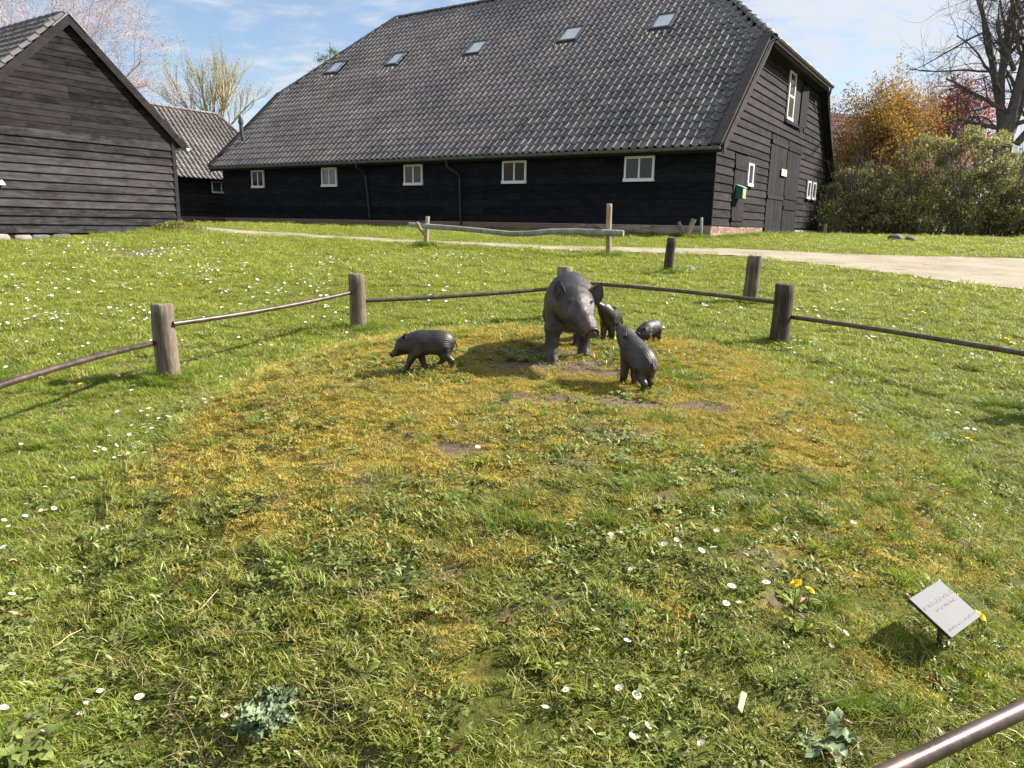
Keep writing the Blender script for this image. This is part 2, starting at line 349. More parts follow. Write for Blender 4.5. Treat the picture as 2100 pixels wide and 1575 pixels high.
def axis(fine0, fine1, st, end0, end1, g=1.13):
    a = list(np.arange(fine0, fine1+1e-6, st)); s = st
    while a[-1] < end1: s *= g; a.append(a[-1]+s)
    s = st
    while a[0] > end0: s *= g; a.insert(0, a[0]-s)
    return np.array(a)
def make_ground():
    xs = axis(-4.2, 4.2, 0.045, -400, 400, 1.045); ys = axis(0.8, 9.0, 0.045, -60, 700, 1.045)
    X, Y = np.meshgrid(xs, ys); Z = height(X, Y)
    V = np.stack([X, Y, Z], -1).reshape(-1, 3); ny, nx = X.shape
    i = np.arange(ny-1)[:, None]*nx+np.arange(nx-1)[None, :]
    F = np.stack([i, i+1, i+nx+1, i+nx], -1).reshape(-1, 4)
    t = NT('soil_and_turf')
    ms = t.attr('moss'); so = t.attr('soil'); p = t.pos()
    n1 = t.noise(p, 0.55, 4, 0.6); n2 = t.noise(p, 5.5, 5, 0.65); n3 = t.noise(p, 60, 4, 0.7); n4 = t.noise(t.mapping(p, scale=(1, 1, 1)), 190, 3, 0.7)
    g = t.ramp(t.math('ADD', t.math('MULTIPLY', n2, 0.45), t.math('ADD', t.math('MULTIPLY', n3, 0.35), t.math('MULTIPLY', n1, 0.25))),
               [(0.36, (0.030, 0.034, 0.010)), (0.50, (0.085, 0.095, 0.020)), (0.64, (0.18, 0.19, 0.045)), (0.8, (0.30, 0.26, 0.10))])
    mc = t.ramp(t.math('ADD', t.math('MULTIPLY', n2, 0.45), t.math('MULTIPLY', n3, 0.6)), [(0.38, (0.085, 0.062, 0.014)), (0.52, (0.27, 0.20, 0.035)), (0.70, (0.48, 0.38, 0.09))])
    sc = t.ramp(t.math('ADD', t.math('MULTIPLY', n2, 0.5), t.math('MULTIPLY', n3, 0.5)), [(0.35, (0.10, 0.072, 0.050)), (0.55, (0.20, 0.15, 0.105)), (0.75, (0.32, 0.25, 0.18))])
    c = t.mix(ms, g, mc); c = t.mix(so, c, sc)
    hb = t.math('ADD', t.math('MULTIPLY', n3, 0.7), t.math('MULTIPLY', n4, 0.5)); t.bump(hb, 0.9, 0.02)
    mat = t.set(col=c, rough=0.95, spec=0.1)
    me = mesh_np('ground', V, F, mat, True)
    for nm, fn in (('moss', moss_f), ('soil', soil_f)):
        a = me.attributes.new(nm, 'FLOAT', 'POINT'); a.data.foreach_set('value', fn(X, Y).ravel().astype(np.float32))
    tag(link('ground', me), kind='structure')
make_ground()

def make_path():
    n, k = 420, 22
    t = np.linspace(0, 1, n); A = poly_at(PATH_LOW, t); B = poly_at(PATH_UP, t)
    wob = lambda s, o: (fbm(t*s, t*0+o, 1, 4)-0.5)
    wa = wob(60, 3)*0.9; wb = wob(60, 9)*0.6
    d = (B-A); L = np.linalg.norm(d, axis=1, keepdims=True); dn = d/L
    A = A+dn*wa[:, None]; B = B+dn*wb[:, None]
    q = np.linspace(0, 1, k)
    XY = A[:, None]*(1-q[None, :, None])+B[:, None]*q[None, :, None]
    Z = height(XY[..., 0], XY[..., 1])+0.012+0.004
    V = np.concatenate([XY, Z[..., None]], -1).reshape(-1, 3)
    i = np.arange(n-1)[:, None]*k+np.arange(k-1)[None, :]; F = np.stack([i, i+k, i+k+1, i+1], -1).reshape(-1, 4)[:, ::-1]
    m = NT('pale_gravel'); p = m.pos(); a = m.noise(p, 45, 5, 0.75); b = m.noise(p, 0.9, 4, 0.6); g = m.noise(p, 2.6, 5, 0.65)
    c = m.ramp(m.math('ADD', m.math('MULTIPLY', a, 0.6), m.math('MULTIPLY', b, 0.45)), [(0.33, (0.15, 0.12, 0.082)), (0.52, (0.31, 0.26, 0.185)), (0.72, (0.44, 0.375, 0.28))])
    c = m.mix(m.rng(g, 0.60, 0.70, 0, 0.75), c, (0.13, 0.14, 0.05)); m.bump(a, 0.5, 0.01)
    tag(link('gravel_path', mesh_np('gravel_path', V, F, m.set(col=c, rough=0.95, spec=0.15), True)), kind='structure')
make_path()

# ------------------------------------------------------------------ growing things scattered over the ground
def blades(n, rad, h0, h1, w, lean=0.5, curve=0.6, seg=3, seed=0, flat=0.0):
    r = np.random.default_rng(seed); V = []; F3 = []; F4 = []; T = []
    a = r.random(n)*2*PI; d = rad*np.sqrt(r.random(n)); bx = d*np.cos(a); by = d*np.sin(a)
    for i in range(n):
        h = h0+(h1-h0)*r.random()**1.3; az = r.random()*2*PI; dx, dy = math.cos(az), math.sin(az)
        ln = r.random()*lean; cv = curve*(0.4+r.random()); tw = az+PI/2+r.normal()*0.5; wx, wy = math.cos(tw)*w/2, math.sin(tw)*w/2
        b = len(V); tint = r.random()
        for k in range(seg):
            t = k/seg; s = h*(ln*t+cv*t*t*0.8); z = h*t*(1-0.35*cv*t)*(1-flat); ww = (1-t*0.45)
            V += [(bx[i]+dx*s-wx*ww, by[i]+dy*s-wy*ww, z), (bx[i]+dx*s+wx*ww, by[i]+dy*s+wy*ww, z)]; T += [tint]*2
        s = h*(ln+cv*0.8); V.append((bx[i]+dx*s, by[i]+dy*s, h*(1-0.35*cv)*(1-flat))); T.append(tint)
        for k in range(seg-1): F4.append((b+2*k, b+2*k+1, b+2*k+3, b+2*k+2))
        F3.append((b+2*seg-2, b+2*seg-1, b+2*seg))
    return V, F4, F3, T
def clump_obj(name, parts, mat):
    V = []; F4 = []; F3 = []; T = []
    for v, a, b, t in parts:
        o = len(V); V += v; F4 += [tuple(i+o for i in f) for f in a]; F3 += [tuple(i+o for i in f) for f in b]; T += t
    fs = [np.array(f) for f in (F4, F3) if f]
    me = mesh_np(name, np.array(V), fs, mat, False)
    at = me.attributes.new('tint', 'FLOAT', 'POINT'); at.data.foreach_set('value', np.array(T, np.float32))
    return bpy.data.objects.new(name, me)
def leaf_strip(P0, az, length, width, rise, droop, tint, seg=4, lobes=0.0, cup=0.15):
    """one lanceolate leaf with a folded midrib"""
    V = []; F = []; dx, dy = math.cos(az), math.sin(az); nx, ny = -dy, dx
    for k in range(seg+1):
        t = k/seg; w = width*math.sin(PI*min(0.985, 0.10+0.88*t))**0.8*(1 if not lobes else (1+lobes*(1 if k % 2 else -1)))
        s = length*t*(1-0.1*t); z = length*(rise*t-droop*t*t)
        x = P0[0]+dx*s; y = P0[1]+dy*s; zz = P0[2]+z
        V += [(x-nx*w/2, y-ny*w/2, zz+w*cup), (x, y, zz), (x+nx*w/2, y+ny*w/2, zz+w*cup)]
    for k in range(seg):
        for j in (0, 1): F.append((3*k+j, 3*k+j+1, 3*k+j+4, 3*k+j+3))
    return V, F, [], [tint]*len(V)
def grow_mat(name, lo, mid, hi, dry, trans=0.4, patch=0.9, rough=0.5, dryamt=1.0, poor=None):
    t = NT(name); p = t.pos(); a = t.attr('tint'); n1 = t.noise(p, 0.45, 3, 0.6); n2 = t.noise(p, 3.1, 4, 0.6)
    f = t.math('ADD', t.math('MULTIPLY', a, 0.42), t.math('ADD', t.math('MULTIPLY', n1, patch*0.35), t.math('MULTIPLY', n2, patch*0.45)))
    c = t.ramp(f, [(0.28, lo), (0.52, mid), (0.80, hi)])
    if dryamt: c = t.mix(t.math('MULTIPLY', t.rng(t.math('FRACT', t.math('MULTIPLY', a, 13.7)), 0.86, 0.95), dryamt), c, dry)
    if poor:   # thin turf on the dry mound has more olive and brown in it
        d = t.node('ShaderNodeVectorMath', operation='LENGTH'); t.l.new(t.mapping(p, scale=(0.333, 0.25, 0), loc=(-0.1, -1.1, 0)), d.inputs[0])
        k = t.math('ADD', t.rng(d.outputs['Value'], 0.95, 0.55, 0.0, 0.5), t.math('MULTIPLY', t.math('SUBTRACT', t.noise(p, 1.7, 4, 0.6), 0.5), 2.2), clamp=True)
        c = t.mix(t.math('MULTIPLY', k, 0.75), c, t.ramp(t.math('FRACT', t.math('MULTIPLY', a, 7.3)), [(0.0, (0.11, 0.10, 0.025)), (0.5, (0.30, 0.28, 0.06)), (1.0, (0.52, 0.43, 0.17))]))
    M[name] = t.leafy(c, trans, rough, 0.25); return M[name]
gm = grow_mat('grass_blade', (0.115, 0.160, 0.018), (0.26, 0.32, 0.036), (0.47, 0.49, 0.11), (0.58, 0.50, 0.26), 0.40, poor=True, rough=0.42)
tm = grow_mat('tuft_blade', (0.075, 0.130, 0.012), (0.155, 0.240, 0.020), (0.27, 0.345, 0.045), (0.36, 0.33, 0.15), dryamt=0.6)
mm = grow_mat('moss_leaf', (0.20, 0.155, 0.030), (0.46, 0.365, 0.075), (0.66, 0.56, 0.16), (0.46, 0.26, 0.09), 0.3, 0.9, 0.8)
bm_ = grow_mat('weed_leaf', (0.10, 0.135, 0.032), (0.245, 0.290, 0.080), (0.46, 0.49, 0.19), (0.34, 0.24, 0.12), 0.3, 0.6, 0.36, 0.35)
gw = grow_mat('grey_leaf', (0.13, 0.18, 0.085), (0.23, 0.30, 0.16), (0.36, 0.43, 0.26), (0.3, 0.25, 0.12), 0.2, 0.6, 0.5, 0.0)
st = grow_mat('straw', (0.20, 0.14, 0.07), (0.36, 0.28, 0.14), (0.55, 0.46, 0.28), (0.6, 0.5, 0.3), 0.3, 0.6, 0.7)
CL = bpy.data.collections.new('clump_sources')
KINDS = {}
def kind(nm, objs):
    c = bpy.data.collections.new('source_'+nm)
    for o in objs: c.objects.link(o)
    KINDS[nm] = (c, len(objs))
kind('turf', [clump_obj('turf_clump', [blades(95, 0.075, 0.018, 0.048, 0.0034, 0.9, 0.9, 2, 100+i)], gm) for i in range(4)])
kind('mid', [clump_obj('turf_clump', [blades(150, 0.15, 0.02, 0.055, 0.006, 0.8, 0.8, 2, 120+i)], gm) for i in range(3)])
kind('far', [clump_obj('turf_clump', [blades(170, 0.34, 0.03, 0.075, 0.013, 0.8, 0.8, 1, 140+i)], gm) for i in range(3)])
kind('tuft', [clump_obj('grass_tuft', [blades(85, 0.05, 0.04, 0.105, 0.0036, 0.8, 0.9, 3, 160+i)], tm) for i in range(4)])
kind('moss', [clump_obj('moss_tuft', [blades(170, 0.075, 0.006, 0.019, 0.0042, 1.2, 0.6, 1, 180+i)], mm) for i in range(4)])
kind('straw', [clump_obj('straw_wisp', [blades(26, 0.07, 0.03, 0.075, 0.0026, 1.3, 0.9, 2, 200+i, 0.72)], st) for i in range(3)])
def broad(seed, n=17):
    r = np.random.default_rng(seed); P = []
    for i in range(n):
        az = i*2.4+r.normal()*0.3; L = 0.014+0.024*r.random()
        P.append(leaf_strip((r.normal()*0.022, r.normal()*0.022, 0.006), az+r.normal()*0.8, L, L*(0.20+0.16*r.random()), 0.2+0.95*r.random(), 0.35+0.4*r.random(), r.random(), 3))
    return P
def clover(seed, n=16):
    r = np.random.default_rng(seed); P = []
    for i in range(n):
        x, y = r.normal(size=2)*0.035; h = 0.012+0.02*r.random(); t = r.random(); a0 = r.random()*2*PI
        for k in range(3):
            P.append(leaf_strip((x, y, h), a0+k*2*PI/3, 0.011+0.004*r.random(), 0.010, 0.15, 0.2, t, 2))
    return P
kind('broad', [clump_obj('broad_weed', broad(220+i), bm_) for i in range(6)])
kind('clover', [clump_obj('clover_patch', clover(240+i), bm_) for i in range(3)])
kind('mossgrass', [clump_obj('short_turf', [blades(60, 0.08, 0.012, 0.030, 0.0030, 1.3, 1.0, 2, 260+i)], gm) for i in range(3)])

def scatter(name, kd, xy, scale, label, cat, tilt=0.25, sink=0.004):
    col, nk = KINDS[kd]; n = len(xy); z = height(xy[:, 0], xy[:, 1])
    e = 0.05; gx = (height(xy[:, 0]+e, xy[:, 1], False)-height(xy[:, 0]-e, xy[:, 1], False))/(2*e); gy = (height(xy[:, 0], xy[:, 1]+e, False)-height(xy[:, 0], xy[:, 1]-e, False))/(2*e)
    me = bpy.data.meshes.new(name); me.vertices.add(n)
    me.vertices.foreach_set('co', np.stack([xy[:, 0], xy[:, 1], z-sink], -1).astype(np.float32).ravel())
    rot = np.stack([gy+RNG.normal(size=n)*tilt*0.5, -gx+RNG.normal(size=n)*tilt*0.5, RNG.random(n)*2*PI], -1).astype(np.float32)
    # tilt is applied in world space: turn about Z first
    a = me.attributes.new('rot', 'FLOAT_VECTOR', 'POINT'); a.data.foreach_set('vector', rot.ravel())
    a = me.attributes.new('scl', 'FLOAT', 'POINT'); a.data.foreach_set('value', scale.astype(np.float32))
    a = me.attributes.new('idx', 'INT', 'POINT'); a.data.foreach_set('value', RNG.integers(0, nk, n).astype(np.int32))
    o = link(name, me)
    g = bpy.data.node_groups.new('scatter_'+name, 'GeometryNodeTree')
    g.interface.new_socket('Geometry', in_out='INPUT', socket_type='NodeSocketGeometry'); g.interface.new_socket('Geometry', in_out='OUTPUT', socket_type='NodeSocketGeometry')
    gi = g.nodes.new('NodeGroupInput'); go = g.nodes.new('NodeGroupOutput'); m2p = g.nodes.new('GeometryNodeMeshToPoints'); ip = g.nodes.new('GeometryNodeInstanceOnPoints')
    ci = g.nodes.new('GeometryNodeCollectionInfo'); ci.inputs[0].default_value = col; ci.inputs[1].default_value = True; ci.inputs[2].default_value = True
    def na(nm, ty):
        q = g.nodes.new('GeometryNodeInputNamedAttribute'); q.data_type = ty; q.inputs[0].default_value = nm; return q.outputs[0]
    L = g.links.new
    L(gi.outputs[0], m2p.inputs[0]); L(m2p.outputs[0], ip.inputs['Points']); L(ci.outputs[0], ip.inputs['Instance']); ip.inputs['Pick Instance'].default_value = True
    L(na('idx', 'INT'), ip.inputs['Instance Index']); L(na('scl', 'FLOAT'), ip.inputs['Scale'])
    e2r = g.nodes.new('FunctionNodeEulerToRotation'); L(na('rot', 'FLOAT_VECTOR'), e2r.inputs[0]); L(e2r.outputs[0], ip.inputs['Rotation'])
    L(ip.outputs[0], go.inputs[0])
    md = o.modifiers.new('scatter', 'NODES'); md.node_group = g
    tag(o, label, cat, kind='stuff')
    return o
def cand(y0, y1, dens, xs=0.80, x0=1.6):
    """random points in the wedge in front of the camera between two distances"""
    hw = y1*xs+x0; n = int(dens*(y1-y0)*2*hw); x = RNG.uniform(-hw, hw, n); y = RNG.uniform(y0, y1, n)
    k = (np.abs(x) < y*xs+x0); k &= ~built(x, y); return x[k], y[k]
PX_, PY_ = None, None
def off_path(x, y, m=0.0): return ~inside(PATH_POLY, x+(fbm(x, y, 3, 3)-0.5)*0.5, y+(fbm(x, y, 3, 3, 7)-0.5)*0.5)
def keep(x, y, prob, smin, smax):
    k = RNG.random(len(x)) < prob; s = RNG.uniform(smin, smax, k.sum()); return np.stack([x[k], y[k]], -1), s

x, y = cand(0.7, 5.8, 300); r = mound_r(x, y); ms = moss_f(x, y); so = soil_f(x, y)
lush = fbm(x, y, 1.1, 4, 14); right = sst(0.3, 1.6, x)*sst(4.4, 2.6, y)
pr = (1-so*0.92)*np.clip(0.95-ms*0.80, 0.07, 1)*(1-0.5*sst(1.0, 0.8, r)*sst(0.42, 0.58, fbm(x, y, 2.7, 4, 55)))
xy, s = keep(x, y, pr, 0.6, 1.0); s *= (1+0.25*sst(0.4, 0.7, fbm(xy[:, 0], xy[:, 1], 2, 3, 4)))
scatter('near_grass', 'turf', xy, s, 'short mixed grass growing over the mound and the lawn in the foreground', 'grass')
x, y = cand(0.7, 6.5, 480); ms = moss_f(x, y); so = soil_f(x, y)
xy, s = keep(x, y, ms*(1-so*0.9)*0.95, 0.6, 1.2)
scatter('moss', 'moss', xy, s, 'ochre yellow moss covering the top and flanks of the mound', 'moss', sink=0.001)
x, y = cand(5.5, 9.5, 130); ms = moss_f(x, y); so = soil_f(x, y)
xy, s = keep(x, y, ms*(1-so*0.9), 1.1, 2.0)
scatter('moss', 'moss', xy, s, 'ochre yellow moss on the far side of the mound behind the sow', 'moss', sink=0.001)
x, y = cand(0.7, 9, 120); ms = moss_f(x, y); so = soil_f(x, y)
xy, s = keep(x, y, np.clip(ms*0.5, 0, 1)*(1-so*0.9), 0.7, 1.1)
scatter('short_grass', 'mossgrass', xy, s, 'thin short grass blades poking through the yellow moss', 'grass')
# broad leaved weeds lie in patches
x, y = cand(0.7, 8.5, 620); w_ = fbm(x, y, 2.6, 5, 41); so = soil_f(x, y)
front = 0.35*sst(4.3, 2.3, y)*sst(1.7, 0.2, x); inm = sst(1.25, 0.9, mound_r(x, y))
xy, s = keep(x, y, sst(0.46, 0.62, w_+front*0.5-0.02)*(0.30+0.7*inm)*(1-so*0.6)*0.8, 0.55, 1.2)
scatter('broad_leaved_weeds', 'broad', xy, s, 'patches of low broad leaved weeds between moss and grass', 'weeds', tilt=0.5)
x, y = cand(0.7, 7.5, 60); w_ = fbm(x, y, 2.6, 4, 61)
xy, s = keep(x, y, sst(0.52, 0.62, w_), 0.8, 1.5)
scatter('clover', 'clover', xy, s, 'patches of small round clover leaves among the grass', 'clover')
x, y = cand(0.7, 6.5, 60); w_ = fbm(x, y, 1.9, 4, 81); right = sst(0.2, 1.3, x)*sst(4.6, 2.4, y); inm = sst(0.95, 1.15, mound_r(x, y))
xy, s = keep(x, y, np.clip(sst(0.52, 0.70, w_+0.24*right+0.07*inm)+0.03, 0, 1)*(1-soil_f(x, y)), 0.45, 0.9)
scatter('grass_tufts', 'tuft', xy, s, 'longer dark green grass tufts in the foreground and round the plaque', 'grass')
x, y = cand(0.7, 7, 90); w_ = fbm(x, y, 2.4, 3, 91)
xy, s = keep(x, y, sst(0.45, 0.7, w_)*0.8, 0.6, 1.2)
scatter('dry_straw', 'straw', xy, s, 'thin pale straw blades lying on the mound', 'straw', tilt=0.1, sink=-0.006)
x, y = cand(5.6, 11.5, 95); r = mound_r(x, y); ms = moss_f(x, y); so = soil_f(x, y)
xy, s = keep(x, y, np.clip(1-ms*0.85, 0.08, 1)*(1-so*0.9), 0.75, 1.15)
scatter('middle_grass', 'mid', xy, s, 'mown green lawn beyond the mound', 'grass')
x, y = cand(11.2, 25.5, 24, 0.78, 1.0); k = off_path(x, y); x, y = x[k], y[k]
xy, s = keep(x, y, (1-soil_f(x, y)*0.9), 0.6, 1.1)
scatter('far_grass', 'far', xy, s, 'mown green lawn reaching to the gravel path and the barn', 'grass')
x, y = cand(25, 46, 7, 0.78, 1.0); k = off_path(x, y) & (x > -12); x, y = x[k], y[k]
xy, s = keep(x, y, 1.0, 0.9, 1.5)
scatter('distant_grass', 'far', xy, s, 'grass between the barn and the tall shrubs', 'grass')
# longer grass standing round the post feet and the plinth
pts = []
for (cx, cy) in ((-2.73, 5.64), (-1.67, 7.76), (0.6, 8.55), (2.79, 7.48), (2.86, 13.6), (3.29, 10.17), (-2.19, 18.37), (2.11, 16.5), (3.75, 5.2), (5.44, 23.3), (5.8, 22.9)):
    n = 26; a = RNG.random(n)*2*PI; d = 0.10+RNG.random(n)*0.16; pts.append(np.stack([cx+d*np.cos(a), cy+d*np.sin(a)], -1))
n = 420; w = RNG.uniform(0, 24.5, n); pts.append(np.stack([BC[0]+WAX[0]*w-LAX[0]*RNG.uniform(0.05, 0.5, n), BC[1]+WAX[1]*w-LAX[1]*RNG.uniform(0.05, 0.5, n)], -1))
n = 300; u = RNG.uniform(0, 17, n); pts.append(np.stack([BC[0]+LAX[0]*u-WAX[0]*RNG.uniform(0.05, 0.9, n), BC[1]+LAX[1]*u-WAX[1]*RNG.uniform(0.05, 0.9, n)], -1))
pts = np.concatenate(pts); s = np.where(pts[:, 1] > 15, 1.9, 1.1)*RNG.uniform(0.7, 1.2, len(pts))
scatter('edge_grass', 'tuft', pts, s, 'longer grass left standing round post feet and along the barn plinth', 'grass')
# ------------------------------------------------------------------ buildings
# every building stands in its own frame: x = u along the gable, y = w along the long wall, z measured from its base
class Bld:
    def __init__(s, name, base, label, cat):
        s.base = base                                    # height of the local origin relative to the eye
        s.o = empty(name, (BC[0], BC[1], EYE+base), GANG); tag(s.o, label, cat)
    def part(s, name, mb, mat, parent=None, smooth=False, label=None, kind=None):
        mb.v = [(p[0], p[1], p[2]-s.base) for p in mb.v]
        if smooth == 'auto':
            me = mb.mesh(name, mat); auto_smooth(me)
        else: me = mb.mesh(name, mat, smooth)
        o = link(name, me, parent or s.o)
        if label: o['label'] = label
        if kind: o['kind'] = kind
        return o
def lap_board(mb, axis_, a0, a1, z0, z1, c0=None, c1=None, face=0.0, proud=0.026, top=0.008):
    """axis 'w': board on the long wall (faces -u); axis 'u': board on a gable (faces -w). a0,a1 lower ends, c0,c1 upper ends"""
    c0 = a0 if c0 is None else c0; c1 = a1 if c1 is None else c1
    p = [(a0, -proud, z0), (a1, -proud, z0), (a1, 0.0, z0), (a0, 0.0, z0), (c0, -top, z1), (c1, -top, z1), (c1, 0.0, z1), (c0, 0.0, z1)]
    if axis_ == 'u': q = [(a, face+b, z) for a, b, z in p]
    else: q = [(face+b, a, z) for a, b, z in p]
    if axis_ == 'u': mb.hexa(q)
    else: mb.hexa([q[i] for i in (1, 0, 3, 2, 5, 4, 7, 6)])
def cut(a0, a1, holes):
    segs = [(a0, a1)]
    for h0, h1 in holes:
        ns = []
        for s0, s1 in segs:
            if h1 <= s0 or h0 >= s1: ns.append((s0, s1)); continue
            if h0 > s0+0.02: ns.append((s0, h0))
            if h1 < s1-0.02: ns.append((h1, s1))
        segs = ns
    return segs

# one interlocking roof tile: x across, y up the slope, z out of it
PROF = ((0.0, 0.0), (0.03, 0.005), (0.13, 0.046), (0.24, 0.088), (0.31, 0.091), (0.38, 0.068), (0.46, 0.026), (0.57, 0.004), (0.80, -0.004), (1.0, 0.0))
def tile_geo(wd, ln, n=9, th=0.026, lift=0.036):
    V = []; F = []
    for j, (y, dz) in enumerate(((0.0, lift), (ln*1.06, 0.0))):
        for t, h in PROF: V.append(((t-0.5)*wd, y, h+dz))
    for t, h in PROF: V.append(((t-0.5)*wd, 0.002, h*0.9+lift-th-0.008))
    for i in range(n):
        F.append((i, i+1, n+2+i, n+1+i)); F.append((2*(n+1)+i, 2*(n+1)+i+1, i+1, i))
    return np.array(V), F
def roof_tiles(b, roof, origin, across, up, nrm, cols, rows, wd, ln, inside_fn, mat, eye_uwz, nmax=300, name='roof_tile', rest_name='roof_tiles_beyond', skip=()):
    """lays tiles over a slope; the nmax nearest are objects of their own, the rest one joined part"""
    TV, TF = tile_geo(wd, ln); across = np.array(across, float); up = np.array(up, float); nrm = np.array(nrm, float); origin = np.array(origin, float)
    me = bpy.data.meshes.new(name); me.from_pydata([tuple(v) for v in TV], [], TF); me.materials.append(mat); me.update(); auto_smooth(me, 50)
    spots = []
    for r in range(rows):
        for c in range(cols):
            p = origin+across*((c+0.5)*wd)+up*(r*ln)
            if inside_fn(p+up*ln*0.5): spots.append((np.linalg.norm(p-eye_uwz), p, r, c))
    spots.sort(key=lambda q: q[0])
    R = Matrix((tuple(across), tuple(up), tuple(nrm))).transposed()
    near = spots[:nmax]; rest = spots[nmax:]
    for d, p, r, c in near:
        o = link(name, me, roof); j = Euler((random.gauss(0, 0.010), random.gauss(0, 0.008), random.gauss(0, 0.006)))
        o.matrix_local = Matrix.Translation(Vector(p)-Vector((0, 0, b.base))+Vector(nrm)*random.uniform(0, 0.006)) @ (R @ j.to_matrix()).to_4x4()
    if rest:
        B = np.array(R); V = []; F = []; nf = len(TV)
        for k, (d, p, r, c) in enumerate(rest):
            j = np.array(Euler((random.gauss(0, 0.010), random.gauss(0, 0.008), random.gauss(0, 0.006))).to_matrix())
            q = TV @ j.T @ B.T+p+nrm*random.uniform(0, 0.006); V.append(q); F.append(np.array(TF)+k*nf)
        V = np.concatenate(V); V[:, 2] -= b.base
        m2 = mesh_np(rest_name, V, np.concatenate(F), mat, False); auto_smooth(m2, 50)
        o = link(rest_name, m2, b.o); o['kind'] = 'stuff'
    return spots
def cap_tiles(b, p0, p1, n, r0, mat, name='ridge_tile', parent=None, lift=0.0):
    """half round cover tiles along a ridge or hip, the lower end of each lapping over the next"""
    p0 = Vector(p0); p1 = Vector(p1); d = (p1-p0); L = d.length/n; d.normalize()
    side = d.cross(Vector((0, 0, 1))).normalized(); upv = side.cross(d).normalized()
    V = []; F = []; k = 9
    for j, (y, r) in enumerate(((0, r0*1.16), (0.05, r0*1.16), (0.055, r0*1.04), (L*1.04, r0*0.94))):
        for i in range(k):
            a = PI*1.1*i/(k-1)-PI*0.05; V.append((math.cos(a)*r, y, math.sin(a)*r*0.85-0.02))
    for i in range(k):
        a = PI*1.1*i/(k-1)-PI*0.05; V.append((math.cos(a)*(r0*1.16-0.022), 0.004, math.sin(a)*(r0*1.16-0.022)*0.85-0.02))
    for j in range(3):
        for i in range(k-1): F.append((j*k+i, j*k+i+1, (j+1)*k+i+1, (j+1)*k+i))
    for i in range(k-1): F.append((4*k+i, 4*k+i+1, i+1, i))
    me = bpy.data.meshes.new(name); me.from_pydata(V, [], F); me.materials.append(mat); me.update(); auto_smooth(me, 35)
    R = Matrix((tuple(side), tuple(d), tuple(upv))).transposed()
    for i in range(n):
        o = link(name, me, parent or b.o); q = p0+d*(i*L)+upv*lift
        o.matrix_local = Matrix.Translation(q-Vector((0, 0, b.base))) @ (R @ Euler((random.gauss(0, 0.015), random.gauss(0, 0.02), random.gauss(0, 0.012))).to_matrix()).to_4x4()
def window_long(b, w0, w1, z0, z1, face=-0.03, curtain=False, blind=False):
    """white two-light window in a wall facing -u"""
    wn_ = MB(); fr = MB(); a, c = w0, w1; f0, f1 = face-0.045, face+0.02
    fr.box((f0, a, z1-0.075), (f1, c, z1)); fr.box((f0-0.03, a-0.02, z0-0.01), (f1, c+0.02, z0+0.095))
    fr.box((f0, a, z0+0.095), (f1, a+0.065, z1-0.075)); fr.box((f0, c-0.065, z0+0.095), (f1, c, z1-0.075))
    mdl = (a+c)/2; fr.box((f0+0.01, mdl-0.028, z0+0.095), (f1, mdl+0.028, z1-0.075))
    fo = b.part('window', fr, M['white_paint'])
    for s0, s1 in ((a+0.065, mdl-0.028), (mdl+0.028, c-0.065)):
        p = MB(); p.box((face-0.012, s0, z0+0.095), (face-0.006, s1, z1-0.075)); b.part('window_pane', p, M['curtained_glass' if curtain else 'window_glass'], fo)
    return fo
def bricks(b, name_parent, axis_, a0, a1, z0, z1, face, nmax, near_end, rowjit=0.0):
    """running bond; near ones single objects, the rest one joined part"""
    bl, bh, j = 0.205, 0.062, 0.012; rows = max(1, int(round((z1-z0)/(bh+j)))); hh = (z1-z0)/rows
    L = []
    for r in range(rows):
        x = a0-(bl+j)*(0.5 if r % 2 else 0)
        while x < a1-0.02:
            s0 = max(a0, x); s1 = min(a1, x+bl)
            if s1-s0 > 0.03: L.append((abs((s0+s1)/2-near_end), s0, s1, z0+r*hh+j/2, z0+(r+1)*hh-j/2))
            x += bl+j
    L.sort(); rest = MB(); me_cache = {}
    for k, (d, s0, s1, y0, y1) in enumerate(L):
        e = random.uniform(0, 0.004)
        def bx(m, o=(0, 0, 0)):
            if axis_ == 'u': m.box((s0-o[0], face-0.008-e-o[1], y0-o[2]), (s1-o[0], face+0.02-o[1], y1-o[2]))
            else: m.box((face-0.008-e-o[0], s0-o[1], y0-o[2]), (face+0.02-o[0], s1-o[1], y1-o[2]))
        if k < nmax:
            c = ((s0+s1)/2, face, (y0+y1)/2) if axis_ == 'u' else (face, (s0+s1)/2, (y0+y1)/2)
            ln_ = round(s1-s0, 3); key = (axis_, ln_, round(y1-y0, 3))
            if key not in me_cache:
                m = MB(); bx(m, c); me_cache[key] = m.mesh('brick', M['brick'])
            o = link('brick', me_cache[key], name_parent, (c[0], c[1], c[2]-b.base))
        else: bx(rest)
    if rest.v:
        o = b.part('bricks_beyond', rest, M['brick'], kind='stuff')

